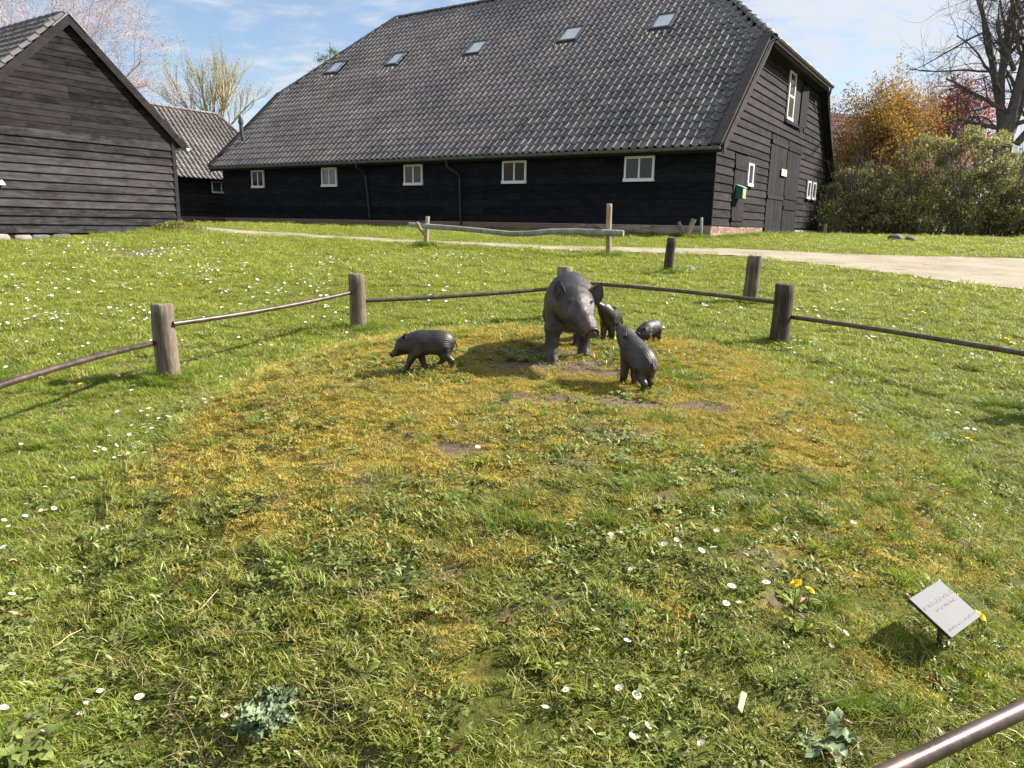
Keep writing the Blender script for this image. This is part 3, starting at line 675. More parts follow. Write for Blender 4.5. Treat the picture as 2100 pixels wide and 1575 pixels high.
# ---------------- the big barn
barn = Bld('thatched_barn' if False else 'barn', -0.29, 'long black timber barn with a dark tiled half-hipped roof and five roof windows', 'barn')
TP = 0.90; TH = math.atan(TP); CT, ST_ = math.cos(TH), math.sin(TH)
WID = 17.5; UC = 8.75; EU, EZ = -0.45, 2.50; W0, W1 = -0.33, 25.08; ZW = 6.38; RW0, RW1 = 4.45, 21.05; RZ = EZ+TP*(UC-EU)
wcore = MB(); wcore.box((0.0, 0.0, -0.6), (WID, 24.7, 2.34))
wcore.hexa([(0, 0.001, 2.34), (WID, 0.001, 2.34), (WID, 24.699, 2.34), (0, 24.699, 2.34), (4.1, 0.001, 6.1), (WID-4.1, 0.001, 6.1), (WID-4.1, 24.699, 6.1), (4.1, 24.699, 6.1)])
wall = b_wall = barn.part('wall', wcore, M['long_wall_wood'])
pl = MB(); pl.box((-0.012, -0.012, -0.62), (6.12, 24.72, 0.095)); pl.box((11.2, -0.010, -0.62), (WID+0.01, 3.0, 0.02)); plinth = barn.part('plinth', pl, M['mortar'])
# long wall boards, near black
zb = 0.105; k = 0
while zb < 2.32:
    z1 = min(zb+0.271, 2.40); js = sorted(RNG.uniform(3, 22, 3)); segs = []
    e = [0.012]+[float(v) for v in js]+[24.69]
    for s0, s1 in zip(e[:-1], e[1:]):
        for q0, q1 in cut(s0, s1-0.004, [(a, b_) for a, b_ in ((2.0, 3.06), (6.95, 7.99), (11.85, 12.82), (16.7, 17.64), (21.56, 22.45)) if z1 > 1.5 and zb < 2.3]) if False else [(s0, s1-0.004)]:
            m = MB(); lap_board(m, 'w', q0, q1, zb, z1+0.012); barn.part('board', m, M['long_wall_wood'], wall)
    zb += 0.271
# gable boards, cut round the doors and windows
OPEN = [(1.88, 4.40, 0.10, 2.42, 'sd'), (6.18, 11.17, -0.4, 3.60, 'dd'), (7.88, 11.30, 4.22, 6.18, 'tw'), (12.8, 14.95, 1.36, 2.30, 'w2')]
OPEN[0] = (1.88, 3.30, 0.10, 2.42, 'sd'); OPEN.append((3.30, 4.45, 1.42, 2.32, 'w1'))
zb = 0.105
while zb < 6.2:
    z1 = zb+0.271
    def lims(z):
        l = 0.0 if z < 2.55 else max(0.0, (z-EZ)/TP+EU+0.06); return l, WID-l
    l0, r0_ = lims(zb); l1, r1_ = lims(z1)
    hs = [(o[0], o[1]) for o in OPEN if z1 > o[2]+0.05 and zb < o[3]-0.05]
    js = [float(v) for v in RNG.uniform(2, 15, 1 if zb > 3.7 else 0)]
    cuts = cut(l0, r0_, hs+[(j-0.003, j+0.003) for j in js])
    for s0, s1 in cuts:
        c0 = l1 if abs(s0-l0) < 1e-6 else s0; c1 = r1_ if abs(s1-r0_) < 1e-6 else s1
        if c1-c0 < 0.03: continue
        m = MB(); lap_board(m, 'u', s0, s1, zb, z1+0.010, c0, c1, 0.0, 0.044, 0.005)
        barn.part('board', m, M['gable_wood'], wall)
    zb = z1
for z_ in (0.0,):
    m = MB(); m.box((-0.045, -0.045, 0.10), (-0.001, 0.0, 2.36)); barn.part('corner_board', m, M['gable_wood'])
bricks(barn, plinth, 'u', 0.0, 6.10, -0.33, 0.085, -0.012, 160, 0.0)
bricks(barn, plinth, 'w', 0.0, 24.7, -0.33, 0.085, -0.012, 140, 0.0)
# doors
def planks(b, parent, u0, u1, z0, z1, n, face, name='plank', mat='door_wood', th=0.03):
    w_ = (u1-u0)/n
    for i in range(n):
        m = MB(); e = random.uniform(0, 0.005); m.box((u0+i*w_+0.004, face-th-e, z0), (u0+(i+1)*w_-0.004, face, z1)); b.part(name, m, M[mat], parent)
def door_leaf(b, u0, u1, z0, z1, n, face, rails, nm='barn_door'):
    m = MB(); m.box((u0, face+0.001, z0), (u1, face+0.03, z1)); d = b.part(nm, m, M['dark_underlay'])
    planks(b, d, u0, u1, z0, z1, n, face)
    for zr in rails:
        m = MB(); m.box((u0+0.03, face-0.062, zr-0.07), (u1-0.03, face-0.034, zr+0.07)); b.part('door_ledge', m, M['door_wood'], d)
        m = MB(); m.box((u0-0.06 if u0 < 8 else u1-0.10, face-0.075, zr-0.05), (u0+0.10 if u0 < 8 else u1+0.06, face-0.063, zr+0.05)); b.part('hinge', m, M['dark_underlay'], d)
    return d
dl = door_leaf(barn, 6.22, 8.70, -0.22, 3.56, 9, -0.03, (0.0, 1.27, 3.30)); dr = door_leaf(barn, 8.80, 11.13, -0.22, 3.56, 8, -0.03, (0.0, 0.92, 1.34, 3.28))
door_leaf(barn, 1.92, 3.26, 0.11, 2.40, 6, -0.03, (0.35, 2.05), 'side_door')
m = MB(); m.box((1.86, -0.055, 2.40), (3.32, -0.002, 2.46)); barn.part('door_lintel', m, M['door_wood'])
m = MB(); m.box((7.82, -0.13, 2.14), (8.66, -0.105, 2.40)); nt = barn.part('notice_board', m, M['lead']); nt['label'] = 'small weathered cream notice plate on the left barn door'
simple('cream_plate', (0.62, 0.55, 0.40), 0.6, var=0.2, scale=9); nt.data.materials.clear(); nt.data.materials.append(M['cream_plate'])
def gable_window(b, u0, u1, z0, z1, dark_to, mid_rail=True, face=-0.01):
    bk = MB(); bk.box((u0-0.03, face-0.035, z0-0.06), (dark_to, face-0.002, z1+0.03)); b.part('window_recess', bk, M['dark_underlay'])
    fr = MB(); t = 0.075; f0, f1 = face-0.09, face-0.036
    fr.box((u0, f0, z1-t), (u1, f1, z1)); fr.box((u0, f0-0.02, z0), (u1, f1, z0+t*1.4)); fr.box((u0, f0, z0+t*1.4), (u0+t*1.35, f1, z1-t)); fr.box((u1-t*1.35, f0, z0+t*1.4), (u1, f1, z1-t))
    if mid_rail: fr.box((u0+t*1.35, f0+0.01, (z0+z1)/2-0.04), (u1-t*1.35, f1, (z0+z1)/2+0.04))
    fo = b.part('window', fr, M['white_paint'])
    ends = [(z0+t*1.4, (z0+z1)/2-0.04), ((z0+z1)/2+0.04, z1-t)] if mid_rail else [(z0+t*1.4, z1-t)]
    for y0, y1 in ends:
        p = MB(); p.box((u0+t*1.35, face-0.06, y0), (u1-t*1.35, face-0.05, y1)); b.part('window_pane', p, M['curtained_glass'], fo)
    return fo
gable_window(barn, 3.36, 4.02, 1.50, 2.28, 4.42, False); gable_window(barn, 12.92, 13.62, 1.44, 2.24, 14.0, False); gable_window(barn, 14.05, 14.78, 1.44, 2.24, 14.95, False)
gable_window(barn, 7.92, 8.92, 4.30, 6.10, 10.2, True)
m = MB(); m.box((7.85, -0.10, 4.18), (10.3, -0.002, 4.27)); barn.part('window_sill', m, M['gable_wood'])
# open shutter hinged at u = 10.15 and swung out from the wall
sh = MB(); dx_, dy_ = math.cos(math.radians(-9)), math.sin(math.radians(-9)); nx_, ny_ = -dy_*0.035, dx_*0.035
sh.hexa([(10.15, -0.06, 4.26), (10.15+dx_*0.72, -0.06+dy_*0.72, 4.26), (10.15+dx_*0.72-nx_, -0.06+dy_*0.72-ny_, 4.26), (10.15-nx_, -0.06-ny_, 4.26)][::-1]+
        [(10.15, -0.06, 5.86), (10.15+dx_*0.72, -0.06+dy_*0.72, 5.86), (10.15+dx_*0.72-nx_, -0.06+dy_*0.72-ny_, 5.86), (10.15-nx_, -0.06-ny_, 5.86)][::-1])
sho = barn.part('shutter', sh, M['door_wood'], label='black plank shutter standing open beside the upper gable window')
for z_ in (4.5, 5.8):
    m = MB(); m.box((10.10, -0.11, z_-0.03), (10.30, -0.07, z_+0.03)); barn.part('hinge', m, M['dark_underlay'], sho)
for (a, b_) in ((2.0, 3.06), (6.95, 7.99), (11.85, 12.82), (16.7, 17.64), (21.56, 22.45)):
    window_long(barn, a, b_, 1.50, 2.30, -0.03, curtain=(a in (11.85, 16.7)))
# roof body
def slab(pts, t=0.06):
    n = (Vector(pts[1])-Vector(pts[0])).cross(Vector(pts[2])-Vector(pts[0])).normalized()
    if n.z < 0: pts = pts[::-1]; n = -n
    k = len(pts); v = [tuple(p) for p in pts]+[tuple(Vector(p)-n*t) for p in pts]
    return v, [tuple(range(k)), tuple(range(2*k-1, k-1, -1))]+[(i, i+k, (i+1) % k+k, (i+1) % k) for i in range(k)]
EU2 = 2*UC-EU; US = (ZW-EZ)/TP+EU; US2 = 2*UC-US; d_ = 0.035
rf = MB()
for pts in ([(EU, W0, EZ), (EU, W1, EZ), (US, W1+0.02, ZW), (UC, RW1, RZ), (UC, RW0, RZ), (US, W0-0.1, ZW)], [(EU2, W0, EZ), (US2, W0-0.1, ZW), (UC, RW0, RZ), (UC, RW1, RZ), (US2, W1+0.02, ZW), (EU2, W1, EZ)],
            [(US, W0-0.1, ZW), (UC, RW0, RZ), (US2, W0-0.1, ZW)], [(US, W1+0.02, ZW), (US2, W1+0.02, ZW), (UC, RW1, RZ)]):
    v, f = slab([(a, b_, c-d_) for a, b_, c in pts], 0.10); rf.add(v, f)
roof = barn.part('roof', rf, M['dark_underlay'])
EYE_UWZ = np.array([-23.15, -7.71, 0.0])
SKY_W = [(3.82, 4.66), (7.88, 8.78), (12.78, 13.66), (17.70, 18.50), (21.86, 22.72)]; SKZ0, SKZ1 = 7.42, 8.20
HOLES = [(a-0.05, b_+0.05) for a, b_ in SKY_W]
def on_front(p):
    u, w, z = p
    if z > ZW:
        f = (z-ZW)/(RZ-ZW)
        if not (W0-0.05+f*(RW0-W0) < w < W1+0.05-f*(W1-RW1)): return False
    if z > RZ-0.02: return False
    if SKZ0-0.02 < z < SKZ1+0.02 and any(a < w < b_ for a, b_ in HOLES): return False
    return W0+0.02 < w < W1
roof_tiles(barn, roof, (EU-0.03, W0+0.02, EZ-0.03), (0, 1, 0), (CT, 0, ST_), (-ST_, 0, CT), 87, 30, 0.293, 0.422, on_front, M['roof_tile'], EYE_UWZ)
# hipped end towards the gable: joined, hardly seen from the lawn
v0 = MB(); TV, TF = tile_geo(0.293, 0.388)
def hip_end(wbase, sgn, name):
    V = []; F = []; k = 0; hp = (RZ-ZW)/abs(RW0-W0+0.1) if sgn > 0 else (RZ-ZW)/(W1-RW1); th = math.atan(hp); c_, s_ = math.cos(th), math.sin(th)
    ac = np.array([-1.0 if sgn < 0 else 1.0, 0, 0]); up = np.array([0, sgn*c_, s_]); nr = np.array([0, -sgn*s_, c_])
    if sgn > 0: pass
    B = np.stack([ac, up, nr]).T
    for r in range(16):
        for c in range(-20, 20):
            p = np.array([UC, wbase, ZW-0.02])+ac*((c+0.5)*0.293)+up*(r*0.388); f = (p[2]+0.12-ZW)/(RZ-ZW)
            if abs(p[0]-UC) < (UC-US)*(1-f)-0.05 and f < 1: V.append(TV @ B.T+p); F.append(np.array(TF)+k*len(TV)); k += 1
    V = np.concatenate(V); V[:, 2] -= barn.base; me = mesh_np(name, V, np.concatenate(F), M['roof_tile']); auto_smooth(me, 50); o = link(name, me, barn.o); o['kind'] = 'stuff'
hip_end(W0-0.12, 1, 'hip_roof_tiles'); hip_end(W1+0.04, -1, 'hip_roof_tiles')
cap_tiles(barn, (US-0.02, W0-0.10, ZW+0.02), (UC, RW0, RZ+0.03), 18, 0.125, M['roof_tile'], 'hip_tile', roof, 0.03)
cap_tiles(barn, (US-0.02, W1+0.04, ZW+0.02), (UC, RW1, RZ+0.03), 17, 0.125, M['roof_tile'], 'hip_tile', roof, 0.03)
cap_tiles(barn, (US2, W0-0.10, ZW+0.02), (UC, RW0, RZ+0.03), 18, 0.125, M['roof_tile'], 'hip_tile', roof, 0.03)
cap_tiles(barn, (UC, RW1, RZ+0.03), (UC, RW0, RZ+0.03), 40, 0.13, M['roof_tile'], 'ridge_tile', roof, 0.02)
# barge boards on both gables
def barge(b, u0, z0, u1, z1, w0, w1, depth, mat='barge_wood', name='barge_board', top=0.05):
    m = MB(); m.hexa([(u0, w0, z0-depth), (u1, w0, z1-depth), (u1, w1, z1-depth), (u0, w1, z0-depth), (u0, w0, z0+top), (u1, w0, z1+top), (u1, w1, z1+top), (u0, w1, z0+top)] if u1 > u0 else
                     [(u1, w0, z1-depth), (u0, w0, z0-depth), (u0, w1, z0-depth), (u1, w1, z1-depth), (u1, w0, z1+top), (u0, w0, z0+top), (u0, w1, z0+top), (u1, w1, z1+top)])
    return b.part(name, m, M[mat])
barge(barn, EU+0.03, EZ+0.03, US+0.02, ZW+0.02, W0-0.055, W0-0.01, 0.30); barge(barn, EU2-0.03, EZ+0.03, US2, ZW+0.02, W0-0.055, W0-0.01, 0.30)
barge(barn, EU+0.03, EZ+0.03, US+0.02, ZW+0.02, W1+0.01, W1+0.055, 0.30); barge(barn, EU2-0.03, EZ+0.03, US2, ZW+0.02, W1+0.01, W1+0.055, 0.30)
# wide grey verge board lying on the tiles' edge
for ww in ((W0-0.02, W0+0.30), (W1-0.26, W1+0.03)):
    n_ = (-ST_*0.075, CT*0.075); a0, c0 = EU-0.05, EZ-0.045; a1, c1 = US+0.12, ZW+0.108
    m = MB(); m.hexa([(a0+n_[0], ww[0], c0+n_[1]), (a1+n_[0], ww[0], c1+n_[1]), (a1+n_[0], ww[1], c1+n_[1]), (a0+n_[0], ww[1], c0+n_[1])]+[(a0+2*n_[0], ww[0], c0+2*n_[1]), (a1+2*n_[0], ww[0], c1+2*n_[1]), (a1+2*n_[0], ww[1], c1+2*n_[1]), (a0+2*n_[0], ww[1], c0+2*n_[1])])
    barn.part('verge_board', m, M['barge_wood'])
# gutters: half round troughs with a bracket at every joint
def gutter(b, axis_, a0, a1, c, z, r, step, mat='zinc', name='gutter'):
    V = []; F = []; k = 9
    for a in (a0, a1):
        for rr in (r, r*0.88):
            for i in range(k):
                t = PI*i/(k-1); x = math.cos(t)*rr; y = -math.sin(t)*rr
                V.append((c+x, a, z+y) if axis_ == 'w' else (a, c+x, z+y))
    for i in range(k-1):
        F += [(i, i+1, 2*k+i+1, 2*k+i), (k+i+1, k+i, 3*k+i, 3*k+i+1)]
    F += [(0, 2*k, 3*k, k), (k-1, 2*k-1, 4*k-1, 3*k-1), tuple(range(k))+tuple(), tuple(range(3*k-1, 2*k-1, -1))]
    m = MB(); m.add(V, F); g = b.part(name, m, M[mat], smooth='auto')
    bead = MB(); bead.tube([(c-r, a0, z+0.004), (c-r, a1, z+0.004)] if axis_ == 'w' else [(a0, c-r, z+0.004), (a1, c-r, z+0.004)], 0.014, 6); b.part('gutter_bead', bead, M[mat], g)
    n = max(1, int((a1-a0)/step))
    for j in range(1, n):
        a = a0+(a1-a0)*j/n+random.uniform(-0.05, 0.05); v = []; f = []
        for aa in (a-0.014, a+0.014):
            for i in range(k):
                t = PI*i/(k-1); x = math.cos(t)*(r+0.012); y = -math.sin(t)*(r+0.012); v.append((c+x, aa, z+y) if axis_ == 'w' else (aa, c+x, z+y))
        for i in range(k-1): f.append((i, i+1, k+i+1, k+i))
        mm_ = MB(); mm_.add(v, f); b.part('gutter_bracket', mm_, M['dark_zinc'], g)
    return g
gutter(barn, 'w', -0.30, 25.0, EU-0.06, EZ-0.055, 0.085, 0.72)
gutter(barn, 'u', US+0.10, US2-0.05, W0-0.24, ZW-0.05, 0.085, 0.75)
m = MB(); m.box((US+0.15, W0-0.115, ZW-0.28), (US2-0.15, W0-0.075, ZW-0.05)); barn.part('fascia', m, M['barge_wood'])
m = MB(); m.box((US+0.15, W0-0.075, ZW-0.26), (US2-0.15, -0.002, ZW-0.22)); barn.part('soffit', m, M['dark_underlay'])
m = MB(); m.box((EU+0.05, W0+0.02, EZ-0.20), (EU+0.085, W1-0.02, EZ-0.02)); barn.part('fascia', m, M['dark_underlay'])
m = MB(); m.add(*slab([(US-0.25, W0-0.02, ZW-0.15), (US+0.15, W0-0.25, ZW+0.06), (US+0.1, W0+0.1, ZW+0.06)], 0.01)); barn.part('lead_flashing', m, M['lead'])
# downpipes
def pipe(b, pts, r, mat='pipe_zinc', name='downpipe'): m = MB(); m.tube(pts, r, 9); return b.part(name, m, M[mat], smooth='auto')
d1 = pipe(barn, [(EU-0.05, 15.05, 2.38), (EU-0.05, 15.05, 2.22), (-0.10, 14.98, 1.98), (-0.08, 14.95, 1.9), (-0.08, 14.74, 0.16)], 0.045)
d2 = pipe(barn, [(EU-0.05, 10.27, 2.38), (EU-0.05, 10.26, 2.14), (-0.11, 10.0, 1.86), (-0.09, 9.96, 1.74), (-0.09, 9.88, -0.05)], 0.048)
for w_, z_, dd in ((14.93, 1.72, d1), (14.80, 0.7, d1), (9.95, 1.62, d2), (9.90, 0.5, d2)):
    m = MB(); m.tube([(-0.08, w_, z_), (-0.08, w_, z_+0.05)], 0.062, 9); barn.part('pipe_collar', m, M['pipe_zinc'], dd)
m = MB(); m.tube([(US2-0.30, W0-0.24, ZW-0.10), (US2-0.28, W0-0.22, ZW-0.30), (US2-0.05, W0-0.12, ZW-0.50), (US2+0.1, W0-0.08, ZW-0.62)], 0.04, 8); barn.part('downpipe', m, M['dark_zinc'], smooth='auto')
# roof windows
for i, (a, c) in enumerate(SKY_W):
    def sp(s, w, h):  # s along slope from lower edge, h above the tiles
        u0 = (SKZ0-EZ)/TP+EU; return (u0+CT*s-ST_*h, w, SKZ0+ST_*s+CT*h)
    Ls = (SKZ1-SKZ0)/ST_
    def sbox(s0, s1, w0_, w1_, h0, h1):
        mb = MB(); return mb.hexa([sp(s0, w0_, h0), sp(s1, w0_, h0), sp(s1, w1_, h0), sp(s0, w1_, h0), sp(s0, w0_, h1), sp(s1, w0_, h1), sp(s1, w1_, h1), sp(s0, w1_, h1)])
    fr = MB()
    for q in ((0, 0.10, a, c), (Ls-0.16, Ls, a, c), (0.10, Ls-0.16, a, a+0.07), (0.10, Ls-0.16, c-0.07, c)):
        fr.v += []; s2 = sbox(q[0], q[1], q[2], q[3], 0.0, 0.11); fr.add(s2.v, s2.f)
    fo = barn.part('skylight', fr, M['dark_zinc'], label='tilting roof window with grey frame set into the tiles')
    g = sbox(0.10, Ls-0.16, a+0.07, c-0.07, 0.05, 0.065); barn.part('skylight_glass', g, M['skylight_glass'], fo)
    s2 = sbox(0.0, Ls+0.04, a-0.055, a-0.001, 0.02, 0.10); barn.part('side_flashing', s2, M['lead'], fo)
    s2 = sbox(0.0, Ls+0.04, c+0.001, c+0.05, 0.02, 0.10); barn.part('side_flashing', s2, M['lead'], fo)
    s2 = sbox(-0.30, -0.002, a-0.10, c+0.08, 0.030, 0.052); barn.part('apron_flashing', s2, M['dark_zinc'], fo)
    for k in range(4):
        w_ = a+0.02+(k+0.3)*0.245; m = MB(); m.tube([sp(-0.34, w_, 0.035), sp(-0.22, w_, 0.05)], [0.045, 0.05], 7); barn.part('mortar_lump', m, M['bare_mortar'], fo, smooth=True)
# vent pipe on the left end of the roof
vb = MB(); vb.tube([(0.95, 24.15, 3.62), (0.82, 24.15, 4.08), (0.80, 24.15, 4.25), (0.80, 24.15, 4.62)], 0.095, 12); vp = barn.part('vent_pipe', vb, M['dark_zinc'], smooth='auto')
vb = MB(); vb.tube([(0.80, 24.15, 4.62), (0.80, 24.15, 4.66), (0.80, 24.15, 4.92), (0.80, 24.15, 4.99)], [0.13, 0.135, 0.095, 0.07], 12); barn.part('vent_cowl', vb, M['dark_zinc'], vp, smooth='auto')
vb = MB(); vb.add(*slab([(0.55, 23.9, 3.52), (0.55, 24.45, 3.52), (1.25, 24.45, 4.15), (1.25, 23.9, 4.15)], 0.01)); barn.part('lead_flashing', vb, M['dark_zinc'], vp)

# ---------------- the barn on the left, seen at its gable
lb = Bld('timber_barn', -0.62, 'dark weathered timber barn on the left with horizontal gable boards on a fieldstone base', 'barn')
LW = 13.02; UA = -12.66; UR = -9.95; ULF = 2*UA-UR; AZ = 5.05; TP2 = 0.955; EUR = -9.62
core = MB(); core.box((ULF, LW, -0.55), (UR, LW+11.9, 2.15))
core.hexa([(ULF, LW, 2.15), (UR, LW, 2.15), (UR, LW+11.9, 2.15), (ULF, LW+11.9, 2.15), (UA-0.02, LW, AZ-0.22), (UA+0.02, LW, AZ-0.22), (UA+0.02, LW+11.9, AZ-0.22), (UA-0.02, LW+11.9, AZ-0.22)])
lwall = lb.part('wall', core, M['dark_underlay'])
zb = -0.425; i = 0
while zb < 2.14:
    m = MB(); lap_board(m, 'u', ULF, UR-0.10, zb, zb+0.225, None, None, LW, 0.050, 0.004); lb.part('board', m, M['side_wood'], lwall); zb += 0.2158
zb = 2.165; n_ = 0
while zb < AZ-0.3:
    z1 = zb+0.165
    h0 = (AZ-0.20-zb)/TP2; h1 = max(0.02, (AZ-0.20-z1)/TP2); js = [(-0.14, )] if n_ % 3 == 1 else []
    cs = cut(UA-h0, UA+h0, [(UA-0.15-0.002, UA-0.15+0.002)] if (n_ % 4 in (1, 2) and h0 > 0.5) else [])
    for s0, s1 in cs:
        c0 = UA-h1 if s0 < UA-h0+1e-6 else s0; c1 = UA+h1 if s1 > UA+h0-1e-6 else s1
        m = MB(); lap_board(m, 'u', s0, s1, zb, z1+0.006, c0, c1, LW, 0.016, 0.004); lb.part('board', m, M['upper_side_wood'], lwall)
    zb = z1; n_ += 1
m = MB(); m.box((UR-0.10, LW-0.055, -0.46), (UR+0.01, LW+0.06, 2.45)); lb.part('corner_post', m, M['dark_barge_wood'])
zb = -0.425
while zb < 2.1:
    m = MB(); p = [(LW, zb), (LW+11.8, zb)]
    m.hexa([(UR+0.03, LW+0.07, zb), (UR+0.03, LW+11.8, zb), (UR, LW+11.8, zb), (UR, LW+0.07, zb), (UR+0.01, LW+0.07, zb+0.22), (UR+0.01, LW+11.8, zb+0.22), (UR, LW+11.8, zb+0.22), (UR, LW+0.07, zb+0.22)]); lb.part('board', m, M['side_wood'], lwall); zb += 0.2158
# field stones of the foundation
fm = MB(); fm.box((ULF, LW+0.03, -1.0), (UR, LW+0.3, -0.44)); found = lb.part('foundation', fm, M['mortar'])
u_ = ULF
while u_ < UR-0.2:
    L_ = random.uniform(0.25, 0.62)
    for zc_, hh_ in (((-0.56), random.uniform(0.16, 0.25)), (-0.76, 0.22)):
        bm2 = bmesh.new(); bmesh.ops.create_icosphere(bm2, subdivisions=2, radius=1)
        for v in bm2.verts:
            n1_ = 1+0.22*(vnoise(np.array(v.co.x*2+u_*9+5), np.array(v.co.z*2+zc_*7+v.co.y))-0.5); v.co = Vector((math.copysign(abs(v.co.x)**0.5, v.co.x)*L_/2*n1_, v.co.y*0.055*n1_, math.copysign(abs(v.co.z)**0.5, v.co.z)*hh_/2*n1_))
        me = bpy.data.meshes.new('field_stone'); bm2.to_mesh(me); bm2.free(); me.polygons.foreach_set('use_smooth', np.ones(len(me.polygons), bool)); me.materials.append(M['field_stone'])
        link('field_stone', me, found, (u_+L_/2+random.uniform(-0.04, 0.04), LW-0.0, zc_-lb.base), (0, 0, 0))
    u_ += L_+0.015
# roof
th2 = math.atan(TP2); c2, s2_ = math.cos(th2), math.sin(th2); EUL = 2*UA-EUR; ZE = AZ-TP2*(EUR-UA); WV = LW-0.085
rr = MB()
for pts in ([(EUR, WV, ZE), (EUR, LW+12.2, ZE), (UA, LW+12.2, AZ), (UA, WV, AZ)], [(EUL, WV, ZE), (UA, WV, AZ), (UA, LW+12.2, AZ), (EUL, LW+12.2, ZE)]):
    v, f = slab([(a, b_, c-0.03) for a, b_, c in pts], 0.08); rr.add(v, f)
lroof = lb.part('roof', rr, M['dark_underlay'])
roof_tiles(lb, lroof, (EUL-0.02, WV+0.08, ZE-0.02), (0, 1, 0), (c2, 0, s2_), (-s2_, 0, c2), 40, 14, 0.225, 0.30, lambda p: p[2] < AZ-0.03 and p[1] < LW+12.1, M['old_tile'], np.array([-23.15+6, -7.71+14, 6.0]))
roof_tiles(lb, lroof, (EUR+0.02, LW+12.1, ZE-0.02), (0, -1, 0), (-c2, 0, s2_), (s2_, 0, c2), 53, 14, 0.225, 0.30, lambda p: p[2] < AZ-0.03 and p[1] > WV+0.1, M['old_tile'], EYE_UWZ, 0)
cap_tiles(lb, (UA, LW+12.0, AZ+0.02), (UA, WV+0.25, AZ+0.02), 34, 0.11, M['dark_zinc'], 'ridge_tile', lroof, 0.02)
for sg, e in ((1, EUR), (-1, EUL)):
    barge(lb, e, ZE-0.01, UA+sg*0.001, AZ-0.01, WV-0.04, WV-0.002, 0.235, 'dark_barge_wood', top=0.03)
for sg in (1, -1):
    m = MB(); a0_, a1_ = UA+sg*0.0, UA+sg*0.42; zz = AZ+0.045
    q = [(a0_, WV-0.06, zz), (a1_, WV-0.06, zz-0.42*TP2), (a1_, WV+0.20, zz-0.42*TP2), (a0_, WV+0.20, zz)]
    v, f = slab(q, 0.02); m.add(v, f); lb.part('zinc_cap', m, M['lead'])
gutter(lb, 'w', WV-0.02, LW+12.0, EUR+0.06, ZE-0.09, 0.07, 0.9, 'white_paint')
m = MB(); m.box((-14.80, LW-0.20, 0.72), (-14.62, LW-0.03, 0.74)); m.tube([(-14.68, LW-0.12, 0.84), (-14.68, LW-0.12, 0.74)], [0.03, 0.09], 8); lb.part('wall_lamp', m, M['white_paint'])

# ---------------- the low building between them
mb_ = Bld('farm_building', -0.36, 'low black timber building with a pale brown tiled roof between the two barns', 'building')
MW = 29.0; MU0, MU1 = -8.0, 7.6; MEZ = 2.14; MRZ = 6.15; MRW = 32.6; TP3 = (MRZ-MEZ)/(MRW-(MW-0.25))
core = MB(); core.box((MU0, MW, -0.9), (MU1, MW+7.2, 2.3)); mwall = mb_.part('wall', core, M['dark_underlay'])
pm = MB(); pm.box((MU0, MW-0.03, -0.9), (MU1, MW, 0.12)); mpl = mb_.part('plinth', pm, M['mortar']); bricks(mb_, mpl, 'u', MU0, MU1, -0.45, 0.11, MW-0.03, 0, 0)
zb = 0.13
while zb < 2.2:
    m = MB(); lap_board(m, 'u', MU0, MU1, zb, zb+0.255, None, None, MW, 0.03, 0.004); mb_.part('board', m, M['gable_wood'], mwall); zb += 0.245
th3 = math.atan(TP3); c3, s3 = math.cos(th3), math.sin(th3); MV = MW-0.28; HU = MU1+0.3; HR = MU1-2.1
rr = MB(); v, f = slab([(MU0-0.2, MV, MEZ-0.03), (HU, MV, MEZ-0.03), (HR, MRW, MRZ-0.03), (MU0-0.2, MRW, MRZ-0.03)], 0.08); rr.add(v, f)
v, f = slab([(MU0-0.2, 2*MRW-MV, MEZ-0.03), (MU0-0.2, MRW, MRZ-0.03), (HR, MRW, MRZ-0.03), (HU, 2*MRW-MV, MEZ-0.03)], 0.08); rr.add(v, f)
v, f = slab([(HU, MV, MEZ-0.03), (HU, 2*MRW-MV, MEZ-0.03), (HR, MRW, MRZ-0.03)], 0.08); rr.add(v, f)
mroof = mb_.part('roof', rr, M['dark_underlay'])
roof_tiles(mb_, mroof, (MU0, MV, MEZ-0.02), (1, 0, 0), (0, c3, s3), (0, -s3, c3), 54, 15, 0.29, 0.37, lambda p: p[2] < MRZ-0.03 and p[0] < HU-(p[2]-MEZ)/(MRZ-MEZ)*(HU-HR), M['old_tile'], np.array([1.5, 20, 4.0]), 300)
cap_tiles(mb_, (MU0, MRW, MRZ+0.02), (HR, MRW, MRZ+0.02), 34, 0.12, M['old_tile'], 'ridge_tile', mroof, 0.02)
cap_tiles(mb_, (HU, MV, MEZ+0.02), (HR, MRW, MRZ+0.02), 13, 0.12, M['old_tile'], 'hip_tile', mroof, 0.02)
bk = MB(); fr = MB(); z0, z1, a, c, f0 = 1.42, 2.06, 2.28, 3.5, MW-0.055
for q in ((a, c, z1-0.07, z1), (a, c, z0, z0+0.09), (a, a+0.07, z0+0.09, z1-0.07), (c-0.07, c, z0+0.09, z1-0.07), ((a+c)/2-0.03, (a+c)/2+0.03, z0+0.09, z1-0.07)): fr.box((q[0], f0, q[2]), (q[1], MW, q[3]))
fo = mb_.part('window', fr, M['white_paint'])
for s0, s1 in ((a+0.07, (a+c)/2-0.03), ((a+c)/2+0.03, c-0.07)):
    p = MB(); p.box((s0, MW-0.040, z0+0.09), (s1, MW-0.034, z1-0.07)); mb_.part('window_pane', p, M['curtained_glass'], fo)
